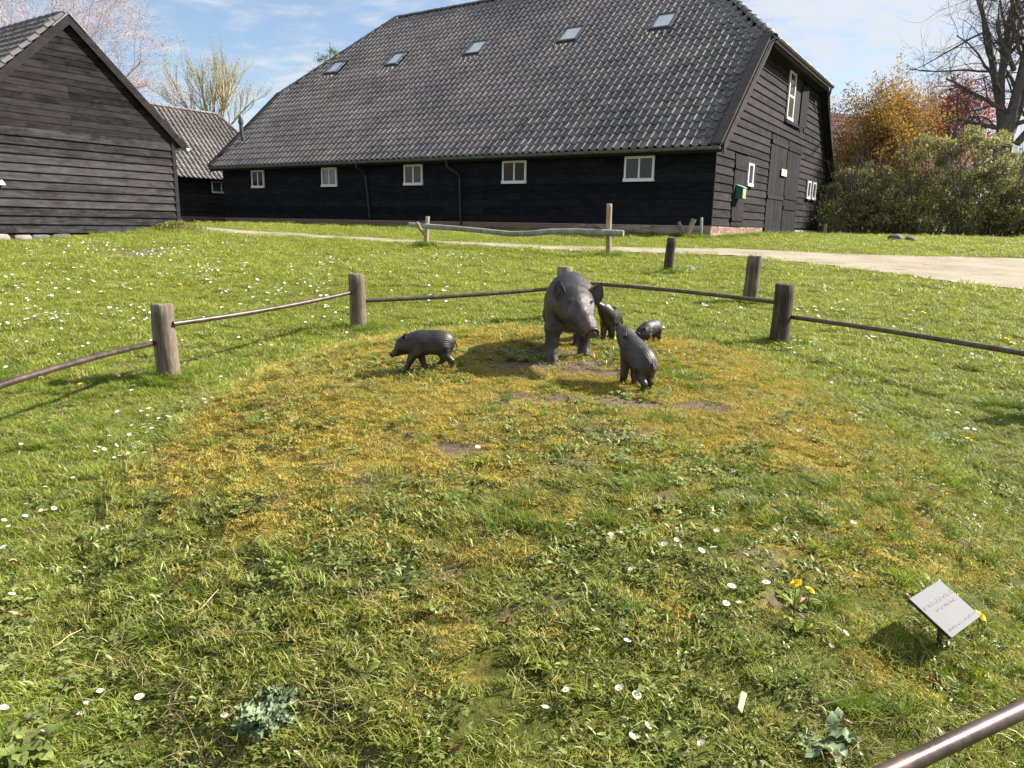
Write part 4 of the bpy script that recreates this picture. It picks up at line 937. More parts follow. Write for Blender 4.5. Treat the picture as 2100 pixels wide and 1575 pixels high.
# ------------------------------------------------------------------ posts, rails and small furniture
def gz(x, y): return float(height(np.array(x), np.array(y)))
def rel(p): return Vector((p[0], p[1], p[2]+EYE))
def post_mesh(H, r0, r1, lean=(0, 0), n=16, knots=3, seed=0, sink=0.25, split=False, k=9):
    r = random.Random(seed); V = []; F = []; ph = [r.uniform(0, 6.28) for _ in range(4)]
    for j in range(k+1):
        t = j/k; z = -sink+(H+sink)*t; rr = r0+(r1-r0)*t
        for i in range(n):
            a = 2*PI*i/n; q = rr*(1+0.05*math.sin(2*a+ph[0])+0.035*math.sin(3*a+ph[1]+t*2)+0.03*math.sin(5*a+ph[2])+0.03*math.sin(t*9+ph[3]+a)+r.uniform(-0.012, 0.012))
            if split and t > 0.35 and abs((a-4.5+PI) % (2*PI)-PI) < 0.25: q *= 0.72
            V.append((math.cos(a)*q+lean[0]*max(0, z)/H, math.sin(a)*q+lean[1]*max(0, z)/H, z))
    for j in range(k):
        for i in range(n): F.append((j*n+i, j*n+(i+1) % n, (j+1)*n+(i+1) % n, (j+1)*n+i))
    b = k*n; c = len(V)
    for i in range(n):
        x, y, z = V[b+i]; V.append((lean[0]+(x-lean[0])*0.90, lean[1]+(y-lean[1])*0.90, H+0.010+r.uniform(-0.004, 0.004)))
    V.append((lean[0], lean[1], H+0.012))
    for i in range(n): F.append((b+i, b+(i+1) % n, c+(i+1) % n, c+i)); F.append((c+i, c+(i+1) % n, c+n))
    return V, F
def add_post(name, parent, x, y, H, r, lean, mat, seed, split=False):
    V, F = post_mesh(H, r*1.03, r*0.95, lean, seed=seed, split=split); me = bpy.data.meshes.new(name); me.from_pydata(V, [], F); me.materials.append(mat); me.update(); auto_smooth(me, 48)
    return me
fence = empty('mound_fence', (0.4, 5.4, gz(0.4, 5.4))); tag(fence, 'low fence of round wooden posts joined by thin iron rails around the mound', 'fence')
FB = [(-2.73, 5.64, 0.585, 0.084, (-0.012, 0), 'post_wood', 3), (-1.665, 7.76, 0.58, 0.082, (-0.011, 0), 'post_wood', 4), (0.60, 8.55, 0.62, 0.098, (-0.01, 0), 'post_wood', 5), (2.776, 7.48, 0.605, 0.102, (0.0, 0), 'dark_post_wood', 6),
      (4.02, 5.10, 0.60, 0.095, (0, 0), 'dark_post_wood', 7), (3.75, 2.90, 0.60, 0.09, (0, 0), 'post_wood', 8), (-3.1, 3.35, 0.60, 0.09, (0, 0), 'post_wood', 9), (-1.9, 0.72, 0.55, 0.09, (0, 0), 'post_wood', 10)]
io = Vector(fence.location)
for i, (x, y, H, r, ln, mt, sd_) in enumerate(FB):
    me = add_post('post', None, x, y, H, r, ln, M[mt], sd_); o = link('post', me, fence, (x-io.x, y-io.y, gz(x, y)-io.z))
    if i == 0: o['label'] = 'weathered grey brown post with a knot, leftmost in the fence'
    if i == 3: o['label'] = 'dark thick post right of the piglets, with rails on both sides'
def rail(p0, p1, sag=0.0, r=0.021, name='rail'):
    p0 = Vector(p0); p1 = Vector(p1); pts = []
    for i in range(9):
        t = i/8; pts.append(p0.lerp(p1, t)-Vector((0, 0, sag*4*t*(1-t)))-io)
    m = MB(); m.tube(pts, r, 12); me = m.mesh(name, M['rusty_iron']); auto_smooth(me, 40); return link(name, me, fence)
rail(rel((-2.80, 5.62, -0.955)), rel((-2.98, 3.36, -0.985)), -0.03)
rail(rel((-2.66, 5.62, -0.805)), rel((-1.72, 7.72, -0.730)), 0.022)
rail(rel((-1.60, 7.77, -0.823)), rel((0.54, 8.50, -0.705)), 0.015)
rail(rel((0.66, 8.52, -0.640)), rel((2.70, 7.50, -0.727)), -0.02)
rail(rel((2.84, 7.44, -0.868)), rel((4.02, 5.10, -0.885)), -0.015)
rail(rel((4.02, 5.06, -0.90)), rel((3.76, 2.94, -0.95)), 0.0)
rail(rel((-3.05, 3.3, -1.0)), rel((-1.9, 0.75, -1.02)), 0.0)
_na = Vector((0.7604, 1.1996, -1.0))*1.13; _nb = Vector((1.113, 1.3736, -1.0))*1.13; _d = (_nb-_na)
rail(rel(_na-_d*7.4+Vector((0, 0, -0.03))), rel(_na+_d*7.2+Vector((0, 0, 0.04))), 0.0, 0.0205)
for i, (x, y, H, r, ln, mt, sp, lab) in enumerate(((2.864, 13.63, 0.635, 0.092, (0.03, 0), 'dark_post_wood', False, 'single dark round post standing in the lawn behind the fence, farthest out'), (3.297, 10.17, 0.64, 0.098, (0.03, 0), 'dark_post_wood', True, 'single round post with a long split, in the lawn behind the right fence rail'))):
    me = add_post('wooden_post', None, x, y, H, r, ln, M[mt], 20+i, sp); tag(link('wooden_post', me, None, (x, y, gz(x, y))), lab, 'post', 'single posts in the lawn')
# hitching rail: crooked log on two posts
hr = empty('log_rail', (0, 17.4, gz(0, 17.4))); tag(hr, 'crooked bare log lying across two rough posts in front of the black barn', 'rail fence'); hi = Vector(hr.location)
V, F = post_mesh(0.715, 0.062, 0.052, (0.05, 0), seed=31, n=10); me = bpy.data.meshes.new('post'); me.from_pydata(V, [], F); me.materials.append(M['pale_wood']); me.update(); auto_smooth(me); link('post', me, hr, (-2.218-hi.x, 18.37-hi.y, gz(-2.218, 18.37)-hi.z))
V, F = post_mesh(1.15, 0.064, 0.060, (-0.03, 0), seed=32, n=10, k=14); me = bpy.data.meshes.new('post'); me.from_pydata(V, [], F); me.materials.append(M['pale_wood']); me.update(); auto_smooth(me); link('post', me, hr, (2.10-hi.x, 16.5-hi.y, gz(2.1, 16.5)-hi.z))
lp = [(-2.66, 18.6, -0.035), (-2.12, 18.25, -0.075), (-1.5, 18.0, -0.10), (-0.8, 17.7, -0.145), (-0.1, 17.42, -0.205), (0.35, 17.2, -0.185), (0.8, 17.0, -0.13), (1.35, 16.75, -0.115), (1.9, 16.42, -0.125), (2.38, 16.22, -0.135)]
m = MB(); m.tube([rel(p)-hi for p in lp], [0.05, 0.062, 0.06, 0.058, 0.062, 0.066, 0.064, 0.066, 0.072, 0.072], 11, jit=0.06); me = m.mesh('log', M['grey_log']); auto_smooth(me, 50); link('log', me, hr)
m = MB(); m.tube([rel((-2.23, 18.24, -0.27))-hi, rel((-2.33, 18.16, -0.13))-hi, rel((-2.40, 18.10, 0.015))-hi], [0.035, 0.045, 0.05], 8); me = m.mesh('forked_branch', M['pale_wood']); auto_smooth(me, 50); link('forked_branch', me, hr)
# forked stump and green pipe by the barn corner
fs = empty('forked_stump', (5.40, 23.3, gz(5.4, 23.3))); tag(fs, 'short bare forked branch standing in the grass by the barn corner', 'stump'); q = Vector(fs.location)
for pts, rr_ in ((((5.40, 23.3, -0.34), (5.37, 23.3, -0.20), (5.25, 23.3, -0.02), (5.13, 23.3, 0.20)), (0.055, 0.06, 0.06, 0.052)), (((5.40, 23.3, -0.36), (5.42, 23.3, -0.16), (5.50, 23.3, 0.04), (5.60, 23.3, 0.29)), (0.05, 0.06, 0.07, 0.082))):
    m = MB(); m.tube([rel(p)-q for p in pts], rr_, 10); me = m.mesh('branch', M['pale_wood']); auto_smooth(me, 50); link('branch', me, fs)
simple('pale_green_metal', (0.30, 0.40, 0.33), 0.35, 0.4, var=0.2)
gp = MB(); gp.tube([(0, 0, -0.2), (-0.01, 0, 0.3), (-0.03, 0, 0.62), (-0.03, 0, 0.66)], [0.042, 0.042, 0.045, 0.03], 12); me = gp.mesh('marker_pole', M['pale_green_metal']); auto_smooth(me, 40)
tag(link('marker_pole', me, None, (5.79, 23.0, gz(5.79, 23.0))), 'thin pale green metal marker pole at the corner of the barn', 'pole')
# letter box on the side door
simple('green_paint', (0.035, 0.16, 0.14), 0.4, var=0.15); simple('pale_green_paint', (0.30, 0.50, 0.40), 0.45, var=0.15); simple('orange_sticker', (0.62, 0.36, 0.15), 0.5, var=0.35, scale=14)
lbx = empty('letter_box', (BC[0]+LAX[0]*2.35-WAX[0]*0.0, BC[1]+LAX[1]*2.35, EYE+1.02), GANG); tag(lbx, 'green metal letter box hanging on the narrow barn door', 'letter box')
def lpart(nm, mb, mat):
    return link(nm, mb.mesh(nm, M[mat]), lbx)
m = MB(); m.hexa([(-0.19, -0.30, 0), (0.19, -0.30, 0), (0.19, -0.066, 0), (-0.19, -0.066, 0), (-0.19, -0.30, 0.36), (0.19, -0.30, 0.36), (0.19, -0.066, 0.44), (-0.19, -0.066, 0.44)]); lpart('box', m, 'green_paint')
m = MB(); m.hexa([(-0.21, -0.325, 0.345), (0.21, -0.325, 0.345), (0.21, -0.062, 0.442), (-0.21, -0.062, 0.442), (-0.21, -0.325, 0.372), (0.21, -0.325, 0.372), (0.21, -0.062, 0.468), (-0.21, -0.062, 0.468)]); lpart('lid', m, 'pale_green_paint')
m = MB(); m.box((-0.18, -0.306, 0.01), (0.18, -0.301, 0.34)); lpart('front_panel', m, 'pale_green_paint')
m = MB(); m.box((-0.13, -0.311, 0.04), (0.14, -0.3065, 0.30)); lpart('sticker', m, 'orange_sticker')
m = MB(); m.box((-0.02, -0.315, 0.17), (0.04, -0.3115, 0.25)); lpart('sticker_mark', m, 'cream_plate')
# stones in the far grass
simple('grey_stone', (0.13, 0.12, 0.11), 0.9, var=0.4, scale=7, bump=0.5)
for i, (x, y, s, lab) in enumerate(((12.35, 24.0, 0.20, 'larger grey brown stone lying in the grass beyond the path'), (12.78, 23.9, 0.16, 'smaller grey stone close to the right of the larger one beyond the path'))):
    bm2 = bmesh.new(); bmesh.ops.create_icosphere(bm2, subdivisions=3, radius=1)
    for v in bm2.verts:
        n1_ = 0.75+0.6*float(fbm(np.array(v.co.x*1.3+i*9), np.array(v.co.y*1.3+v.co.z*1.1), 1.4, 3)); v.co = Vector((v.co.x*s*1.25*n1_, v.co.y*s*n1_, v.co.z*s*0.72*n1_))
    me = bpy.data.meshes.new('stone'); bm2.to_mesh(me); bm2.free(); me.polygons.foreach_set('use_smooth', np.ones(len(me.polygons), bool)); me.materials.append(M['grey_stone'])
    tag(link('stone', me, None, (x, y, gz(x, y)+s*0.35)), lab, 'stone', 'stones in the far grass')

# plaque on a short stake
A = Vector((1.3723, 2.2647, -1.22)); B = Vector((1.5559, 2.408, -1.22)); D = Vector((1.4591, 2.1499, -1.295)); Cc = B+(D-A)
A, B, Cc, D = [p*0.945+Vector((0, 0, EYE)) for p in (A, B, Cc, D)]
pc = (A+B+Cc+D)/4; ux = (B-A).normalized(); uy = (A-D).normalized(); uz = ux.cross(uy).normalized(); wP = (B-A).length; hP = (A-D).length
gx_, gy_ = pc.x+0.01, pc.y+0.01
plq = empty('plaque', (gx_, gy_, gz(gx_, gy_))); tag(plq, 'small grey metal plaque with faint pale lettering tilted on a short stake', 'plaque'); po = Vector(plq.location)
R3 = Matrix((ux, uy, uz)).transposed()
def plate(nm, x0, y0, x1, y1, z0, z1, mat, parent=None):
    m = MB(); m.box((x0, y0, z0), (x1, y1, z1)); me = m.mesh(nm, M[mat]); o = link(nm, me, parent or plq)
    o.matrix_local = Matrix.Translation(pc-po) @ R3.to_4x4() if not parent else Matrix(); return o
simple('brushed_grey', (0.080, 0.080, 0.085), 0.6, 0.0, 0.3, var=0.06, scale=9, bump=0.05); simple('pale_letter', (0.165, 0.14, 0.105), 0.6, var=0.1)
pb = plate('plate', -wP/2, -hP/2, wP/2, hP/2, -0.008, 0.0, 'brushed_grey')
plate('plate_edge', -wP/2-0.0015, -hP/2, -wP/2-0.0002, hP/2, -0.010, -0.001, 'dark_bronze')
lm = MB(); rl_ = random.Random(4)
for yl, x0, x1, hh in ((0.024, -0.100, 0.110, 0.0080), (0.001, -0.054, 0.076, 0.0066), (-0.062, -0.091, 0.116, 0.0058)):
    x = x0
    while x < x1:
        wl_ = rl_.choice((3, 4, 6, 7)); 
        for _ in range(wl_):
            if x > x1: break
            c = hh*rl_.uniform(0.45, 0.8); tall = hh*(1.5 if rl_.random() < 0.3 else 1.0)
            lm.box((x, yl, 0.0003), (x+c*0.28, yl+tall, 0.0009)); lm.box((x+c*0.28, yl+hh*rl_.choice((0, 0.4, 0.75)), 0.0003), (x+c, yl+hh*0.22+hh*rl_.choice((0, 0.4, 0.75)), 0.0009)); x += c*1.35
        x += hh*0.8
o = link('lettering', lm.mesh('lettering', M['pale_letter']), pb)
st_ = MB(); st_.tube([Vector((0, 0, -0.15)), (pc-po)-uz*0.012], 0.009, 8); link('stake', st_.mesh('stake', M['rusty_iron']), plq)

# ------------------------------------------------------------------ trees and shrubs
def bark(name, a, b): simple(name, a, 0.9, var=0.4, scale=b, bump=0.5)
bark('bark', (0.12, 0.10, 0.085), 4); bark('pale_bark', (0.42, 0.36, 0.20), 6); bark('pink_twig', (0.56, 0.45, 0.43), 6)
def leaf_mat(name, lo, mid, hi, tr=0.35): return grow_mat(name, lo, mid, hi, (0.3, 0.2, 0.08), tr, 0.7, 0.5, 0.3)
leaf_mat('bronze_leaf', (0.26, 0.21, 0.045), (0.50, 0.24, 0.07), (0.46, 0.36, 0.10), 0.45); leaf_mat('red_leaf', (0.20, 0.04, 0.045), (0.36, 0.075, 0.08), (0.48, 0.14, 0.12), 0.45)
leaf_mat('olive_leaf', (0.14, 0.135, 0.065), (0.32, 0.31, 0.15), (0.60, 0.58, 0.35), 0.45); leaf_mat('bright_leaf', (0.10, 0.15, 0.016), (0.21, 0.27, 0.035), (0.36, 0.42, 0.08))
leaf_mat('catkin', (0.34, 0.30, 0.15), (0.52, 0.47, 0.26), (0.66, 0.61, 0.38), 0.3); leaf_mat('pink_bud', (0.30, 0.15, 0.11), (0.45, 0.25, 0.19), (0.60, 0.38, 0.26), 0.3)
leaf_mat('larch_needle', (0.10, 0.16, 0.03), (0.18, 0.27, 0.06), (0.28, 0.36, 0.10), 0.3)
def cards(pts, size, rng, mat, name='leaves', aspect=0.5, up=0.0, jit=0.35):
    """small folded leaves at the given points, each a four cornered face of its own"""
    n = len(pts); d = rng.normal(size=(n, 3)); d[:, 2] += up; d /= np.linalg.norm(d, axis=1, keepdims=True)
    e = rng.normal(size=(n, 3)); e -= d*(e*d).sum(1, keepdims=True); e /= np.linalg.norm(e, axis=1, keepdims=True)
    s = size*(1+jit*rng.normal(size=(n, 1))).clip(0.4, 2)
    V = np.stack([pts-d*s*0.5, pts+e*s*aspect*0.5, pts+d*s*0.5, pts-e*s*aspect*0.5], 1).reshape(-1, 3)
    F = np.arange(4*n).reshape(n, 4); me = mesh_np(name, V, F, mat)
    a = me.attributes.new('tint', 'FLOAT', 'POINT'); a.data.foreach_set('value', np.repeat(rng.random(n), 4).astype(np.float32)); return me
class Tree:
    def __init__(s, seed): s.r = random.Random(seed); s.mb = MB(); s.tips = []; s.mids = []; s.twig = MB()
    def vec(s): return Vector((s.r.gauss(0, 1), s.r.gauss(0, 1), s.r.gauss(0, 1)))
    def branch(s, p, d, L, r, lvl, P):
        n = max(3, int(P['seg']*(1.0 if lvl < 2 else 0.7))); pts = [p]; rad = [r]; d = d.normalized(); up = P['up'][min(lvl, len(P['up'])-1)]; wob = P['wob'][min(lvl, len(P['wob'])-1)]
        for i in range(n):
            d = (d+s.vec()*wob+Vector((0, 0, up))).normalized(); p = p+d*(L/n); pts.append(p); rad.append(r*(1-(i+1)/n*(1-P['taper'])))
        sides = 9 if lvl == 0 else (5 if r > 0.03 else 3)
        (s.mb if r > P.get('twig_r', 0.03) else s.twig).tube(pts, rad, sides, cap=False)
        if lvl >= P['levels']: s.tips += pts[1:]; return
        if lvl >= P['levels']-1: s.mids += pts[1:]
        kids = P['kids'][min(lvl, len(P['kids'])-1)]
        for k in range(kids):
            t = P['start']+(1-P['start'])*(k+s.r.random())/kids; i = min(n-1, int(t*n)); q = pts[i].lerp(pts[i+1], t*n-i); dd = (pts[i+1]-pts[i]).normalized()
            ax = dd.cross(s.vec()).normalized(); an = math.radians(s.r.uniform(*P['ang'][min(lvl, len(P['ang'])-1)]))
            nd = (dd*math.cos(an)+ax*math.sin(an)); s.branch(q, nd, L*s.r.uniform(*P['len'][min(lvl, len(P['len'])-1)]), max(P['minr'], rad[i]*P['rr']), lvl+1, P)
    def finish(s, name, loc, label, cat, barkm, twigm=None, leaf=None, size=0.1, per=4, spread=0.2, group=None, aspect=0.5, upl=0.0):
        root = empty(name, loc); tag(root, label, cat, group)
        me = s.mb.mesh('trunk', M[barkm], True); link('trunk', me, root)
        if s.twig.v: me = s.twig.mesh('twigs', M[twigm or barkm], True); link('twigs', me, root)
        if leaf:
            rng = np.random.default_rng(s.r.randrange(9999)); t = np.array([tuple(p) for p in s.tips]); t = np.repeat(t, per, 0)+rng.normal(size=(len(t)*per, 3))*spread
            link('crown', cards(t, size, rng, M[leaf], 'crown', aspect, upl), root)
        return root
# big bare tree at the right edge
T = Tree(3); P = dict(seg=9, up=[0.0, 0.05, 0.035, 0.01], wob=[0.03, 0.07, 0.13, 0.2], taper=0.35, levels=4, kids=[0, 12, 8, 6], start=0.12, ang=[(20, 40), (30, 75), (30, 65), (25, 60)], len=[(0.5, 0.6), (0.30, 0.52), (0.40, 0.60), (0.4, 0.62)], rr=0.42, minr=0.009)
T.mb.tube([(0, 0, -0.3), (0.05, 0, 1.5), (-0.05, 0, 4.5), (0, 0, 7.0)], [0.72, 0.52, 0.46, 0.48], 12, cap=False)
for dx, dy, r_, L_, z0 in ((-0.35, 0.1, 0.26, 13, 6.0), (0.12, -0.1, 0.30, 14, 6.4), (0.62, 0.1, 0.27, 12, 6.0), (1.3, -0.2, 0.22, 10, 5.4), (-0.1, 0.6, 0.22, 12, 6.6)):
    T.branch(Vector((dx*0.5, dy*0.5, z0)), Vector((dx*0.42, dy*0.5, 1)), L_, r_, 1, P)
P2 = dict(P); P2['up'] = [0.0, -0.005, 0.0, 0.01]
for dx, dz, z0, L_ in ((-1, 0.55, 7.2, 4.0), (-1, 0.35, 6.2, 3.8), (-1, 0.7, 9.5, 3.6), (1, 0.3, 6.4, 5.0), (-0.9, 0.15, 5.2, 3.2), (0.9, 0.6, 8.5, 4), (-1, 0.9, 11, 3.4)):
    T.branch(Vector((0.1*dx, 0, z0)), Vector((dx, random.uniform(-0.5, 0.5), dz)), L_, 0.15, 1, P2)
T.finish('bare_tree', (28.8, 45.0, gz(30, 45)), 'tall leafless tree with several upright limbs behind the shrubs on the right', 'tree', 'bark')
# bronze leaved tree
def crown_tree(seed, name, loc, H, spread, label, leaf, size, per, fork, barkm='bark', nl=7, r0=0.16, kids=(6, 6, 5), levels=3, leafsp=0.22):
    T = Tree(seed); P = dict(seg=7, up=[0, 0.03, 0.02, 0.0], wob=[0.05, 0.1, 0.15, 0.2], taper=0.35, levels=levels, kids=[0]+list(kids), start=0.25, ang=[(20, 50), (25, 60), (25, 65), (25, 70)], len=[(0.5, 0.7), (0.38, 0.6), (0.45, 0.65), (0.4, 0.6)], rr=0.5, minr=0.012)
    T.mb.tube([(0, 0, -0.3), (0.05, 0, fork*0.5), (0, 0, fork)], [r0*1.3, r0, r0*0.95], 9, cap=False)
    for k in range(nl):
        a = 2*PI*k/nl+T.r.uniform(-0.3, 0.3); o = T.r.uniform(0.25, 1.0)*spread; T.branch(Vector((0, 0, fork-0.1)), Vector((math.cos(a)*o, math.sin(a)*o, (H-fork)*T.r.uniform(0.8, 1.0))), (H-fork)*T.r.uniform(0.85, 1.1), r0*0.6, 1, P)
    return T.finish(name, loc, label, 'tree', barkm, None, leaf, size, per, leafsp)
crown_tree(11, 'bronze_leaved_tree', (19.3, 40.5, gz(19.3, 40.5)), 8.7, 3.4, 'small spreading tree with orange bronze young leaves right of the barn', 'bronze_leaf', 0.17, 19, 2.6, nl=16, leafsp=0.32, r0=0.15).scale = (0.60, 0.60, 0.68)
crown_tree(12, 'red_leaved_tree', (29.4, 51.0, gz(30, 51)), 10.4, 3.6, 'dark red leaved tree between the bronze tree and the bare tree', 'red_leaf', 0.19, 9, 4.4, nl=12, leafsp=0.34, r0=0.12).scale = (0.68, 0.68, 0.80)
# pollard willow behind the low building
T = Tree(21); P = dict(seg=8, up=[0, 0.03, 0.16, 0.18], wob=[0.03, 0.06, 0.07, 0.08], taper=0.35, levels=3, kids=[0, 10, 7], start=0.2, ang=[(10, 30), (20, 46), (12, 34)], len=[(0.5, 0.6), (0.35, 0.55), (0.4, 0.65)], rr=0.48, minr=0.016)
T.mb.tube([(0, 0, -0.3), (0, 0, 3.0), (0, 0, 5.9)], [0.5, 0.42, 0.48], 10, cap=False)
for dx, dz, L_, r_ in ((-0.75, 1, 3.7, 0.11), (-0.28, 1, 3.9, 0.12), (-0.05, 1, 4.0, 0.12), (0.20, 1, 3.9, 0.12), (0.60, 1, 3.5, 0.10), (-1.1, 0.7, 3.0, 0.07), (1.05, 0.9, 3.1, 0.08), (0.38, 1.2, 3.6, 0.08), (-0.48, 1.1, 3.4, 0.08)):
    T.branch(Vector((dx*0.4, 0, 5.6)), Vector((dx*0.8, T.r.uniform(-0.4, 0.4), dz)), L_, r_, 1, P)
T.finish('pollard_willow', (-19.9, 50.0, gz(-20, 50)), 'pale leafless pollard willow with upright twigs behind the low building', 'tree', 'pale_bark', 'pale_bark', 'catkin', 0.065, 3, 0.06, aspect=0.4, upl=1.2)
# budding tree behind the left barn
T = Tree(27); P = dict(seg=8, up=[0, 0.03, 0.02, 0.02], wob=[0.03, 0.07, 0.12, 0.16], taper=0.35, levels=4, kids=[0, 9, 7, 5], start=0.22, ang=[(10, 30), (22, 50), (25, 55), (25, 60)], len=[(0.5, 0.6), (0.38, 0.58), (0.42, 0.62), (0.4, 0.6)], rr=0.42, minr=0.0055)
T.mb.tube([(0, 0, -0.3), (0, 0, 3.0), (0, 0, 6.2)], [0.5, 0.42, 0.40], 10, cap=False)
for k in range(9):
    a = 2*PI*k/9+0.2; T.branch(Vector((0, 0, 5.9)), Vector((math.cos(a)*0.72, math.sin(a)*0.6, 1.0)), T.r.uniform(5.8, 7.2), 0.05, 1, P)
for dz in (0.15, 0.45): T.branch(Vector((0.1, 0, 5.6)), Vector((1, -0.1, dz)), 5.6, 0.10, 1, P)
T.finish('budding_tree', (-25.2, 42.0, gz(-25, 42)), 'fine twigged tree with pinkish buds rising behind the left barn', 'tree', 'pink_twig', 'pink_twig', 'pink_bud', 0.055, 1, 0.10, aspect=0.6)
# larch top behind the roof
T = Tree(31); tr = MB()
for zt in (0,):
    T.mb.tube([(0, 0, -0.3), (0, 0, 7), (0, 0, 14.6)], [0.28, 0.18, 0.02], 8, cap=False)
P = dict(seg=6, up=[0, -0.04, -0.10], wob=[0.03, 0.08, 0.1], taper=0.3, levels=2, kids=[0, 7], start=0.15, ang=[(60, 80), (30, 60)], len=[(0.4, 0.5), (0.3, 0.5)], rr=0.5, minr=0.012)
for k in range(46):
    z_ = 4+10.2*k/46; a = k*2.4; T.branch(Vector((0, 0, z_)), Vector((math.cos(a), math.sin(a), 0.25)), (14.9-z_)*0.34+0.5, 0.03, 1, P)
lt = T.finish('larch', (-15.0, 62.0, gz(-15, 60)), 'fresh green conifer showing above the left end of the barn roof', 'tree', 'bark', 'bark', 'larch_needle', 0.13, 5, 0.12, aspect=0.35, upl=-0.5)
lt.scale = (1.1, 1.1, 0.965)
# tall shrubs
def shrub(seed, name, x, y, H, rx, ry, label, leaf, n, size, group, stems=26):
    T = Tree(seed); P = dict(seg=6, up=[0, 0.03, 0.03], wob=[0.05, 0.08, 0.14], taper=0.4, levels=2, kids=[0, 6], start=0.3, ang=[(10, 30), (15, 45)], len=[(0.4, 0.5), (0.3, 0.55)], rr=0.5, minr=0.010)
    P['twig_r'] = 0.0
    for k in range(stems):
        a = T.r.uniform(0, 2*PI); o = math.sqrt(T.r.random()); b = Vector((math.cos(a)*o*rx*0.6, math.sin(a)*o*ry*0.6, -0.1)); T.branch(b, Vector((math.cos(a)*o*0.45*rx/H*1.6, math.sin(a)*o*0.4, 1)), H*T.r.uniform(0.65, 0.95), 0.035, 1, P)
    root = empty(name, (x, y, gz(x, y))); tag(root, label, 'shrub', group); link('stems', T.mb.mesh('stems', M['bark'], True), root)
    rng = np.random.default_rng(seed); k = 0; out = []
    nl = 46; lc = []
    while len(lc) < nl:   # rounded leafy lobes piled up to the shrub's own outline
        c = rng.uniform(-1, 1, 3); c[2] = abs(c[2])**0.8 if rng.random() < 0.75 else rng.uniform(-0.1, 0.3)
        if 0.25 < np.linalg.norm(c) < 0.98: lc.append((c[0]*rx*0.9, c[1]*ry*0.9, 0.10*H+c[2]*H*0.86, rng.uniform(0.32, 0.72)*(1.15-0.35*c[2])))
    while k < n:
        L_ = lc[rng.integers(nl)]; m_ = 60; v = rng.normal(size=(m_, 3)); v /= np.linalg.norm(v, axis=1, keepdims=True); v[:, 2] = np.where(rng.random(m_) < 0.6, np.abs(v[:, 2]), v[:, 2])
        q = v*L_[3]*rng.uniform(0.55, 1.05, (m_, 1))*np.array((1.15, 1, 0.85))+np.array(L_[:3]); q = q[(q[:, 2] > 0.06) & (fbm(q[:, 0]*2.1+seed, q[:, 2]*2.3+q[:, 1], 1.4, 3) > 0.40)]; out.append(q); k += len(q)
    q = np.concatenate(out)[:n]; q = q+rng.normal(size=q.shape)*0.05
    link('foliage', cards(q, size, rng, M[leaf], 'foliage', 0.42, 0.5), root); return root
SG = 'tall shrubs behind the lawn on the right'
shrub(41, 'shrub', 17.2, 36.9, 4.3, 2.3, 1.5, 'dark olive shrub right next to the barn gable', 'olive_leaf', 15000, 0.13, SG)
shrub(42, 'shrub', 19.6, 36.4, 5.0, 2.3, 1.6, 'tall olive shrub under the bronze tree, second from the barn', 'olive_leaf', 16000, 0.13, SG)
shrub(43, 'shrub', 22.5, 36.2, 5.5, 2.6, 1.8, 'tallest olive shrub in the middle of the shrubbery under the red tree', 'olive_leaf', 17000, 0.13, SG)
shrub(44, 'shrub', 25.4, 36.9, 5.0, 2.3, 1.8, 'yellower green shrub under the big bare tree', 'bright_leaf', 9000, 0.12, SG); shrub(47, 'shrub', 24.6, 35.6, 3.6, 2.0, 1.2, 'low dull green shrub standing in front of the yellower one', 'olive_leaf', 9000, 0.12, SG)
shrub(45, 'shrub', 29.5, 40.5, 5.6, 3.0, 2.2, 'bright green bush at the right edge behind the dark picket fence', 'bright_leaf', 12000, 0.14, SG)
shrub(48, 'shrub', 34.5, 40.5, 5.8, 3.4, 2.2, 'broad bush beyond the right edge of the shrubbery', 'olive_leaf', 9000, 0.15, SG)
shrub(46, 'gable_shrub', BC[0]+LAX[0]*14.7-WAX[0]*0.75, BC[1]+LAX[1]*14.7-WAX[1]*0.75, 1.75, 0.75, 0.5, 'thin young shrub with light green leaves against the barn gable', 'bright_leaf', 420, 0.10, None, 7)
# low flowers at the corner of the left barn
def low_bed(x, y, rx, ry, n, seed, label):
    rng = np.random.default_rng(seed); q = np.stack([x+rng.normal(size=n)*rx, y+rng.normal(size=n)*ry], -1); z = height(q[:, 0], q[:, 1])+rng.random(n)*0.26*np.exp(-((q[:, 0]-x)/rx/1.3)**2)
    pts = np.concatenate([q, z[:, None]], -1); root = empty('flower_bed', (x, y, gz(x, y))); tag(root, label, 'flowers'); pts = pts-np.array(root.location)
    link('foliage', cards(pts[:int(n*0.72)], 0.06, rng, M['bright_leaf'], 'foliage', 0.3, 1.0), root); link('blossom', cards(pts[int(n*0.72):], 0.035, rng, M['pink_bud'], 'blossom', 0.8, 0.5), root)
low_bed(-9.9, 21.6, 0.55, 0.22, 2600, 5, 'low bed of pinkish flowers and weeds at the corner of the left barn')
# stub post beside the gable
me = add_post('post_stub', None, 0, 0, 0.5, 0.07, (0, 0), M['pale_wood'], 51); tx, ty = BC[0]+LAX[0]*13.6-WAX[0]*0.9, BC[1]+LAX[1]*13.6-WAX[1]*0.9
tag(link('post_stub', me, None, (tx, ty, gz(tx, ty))), 'short pale post stub at the foot of the barn gable', 'post')
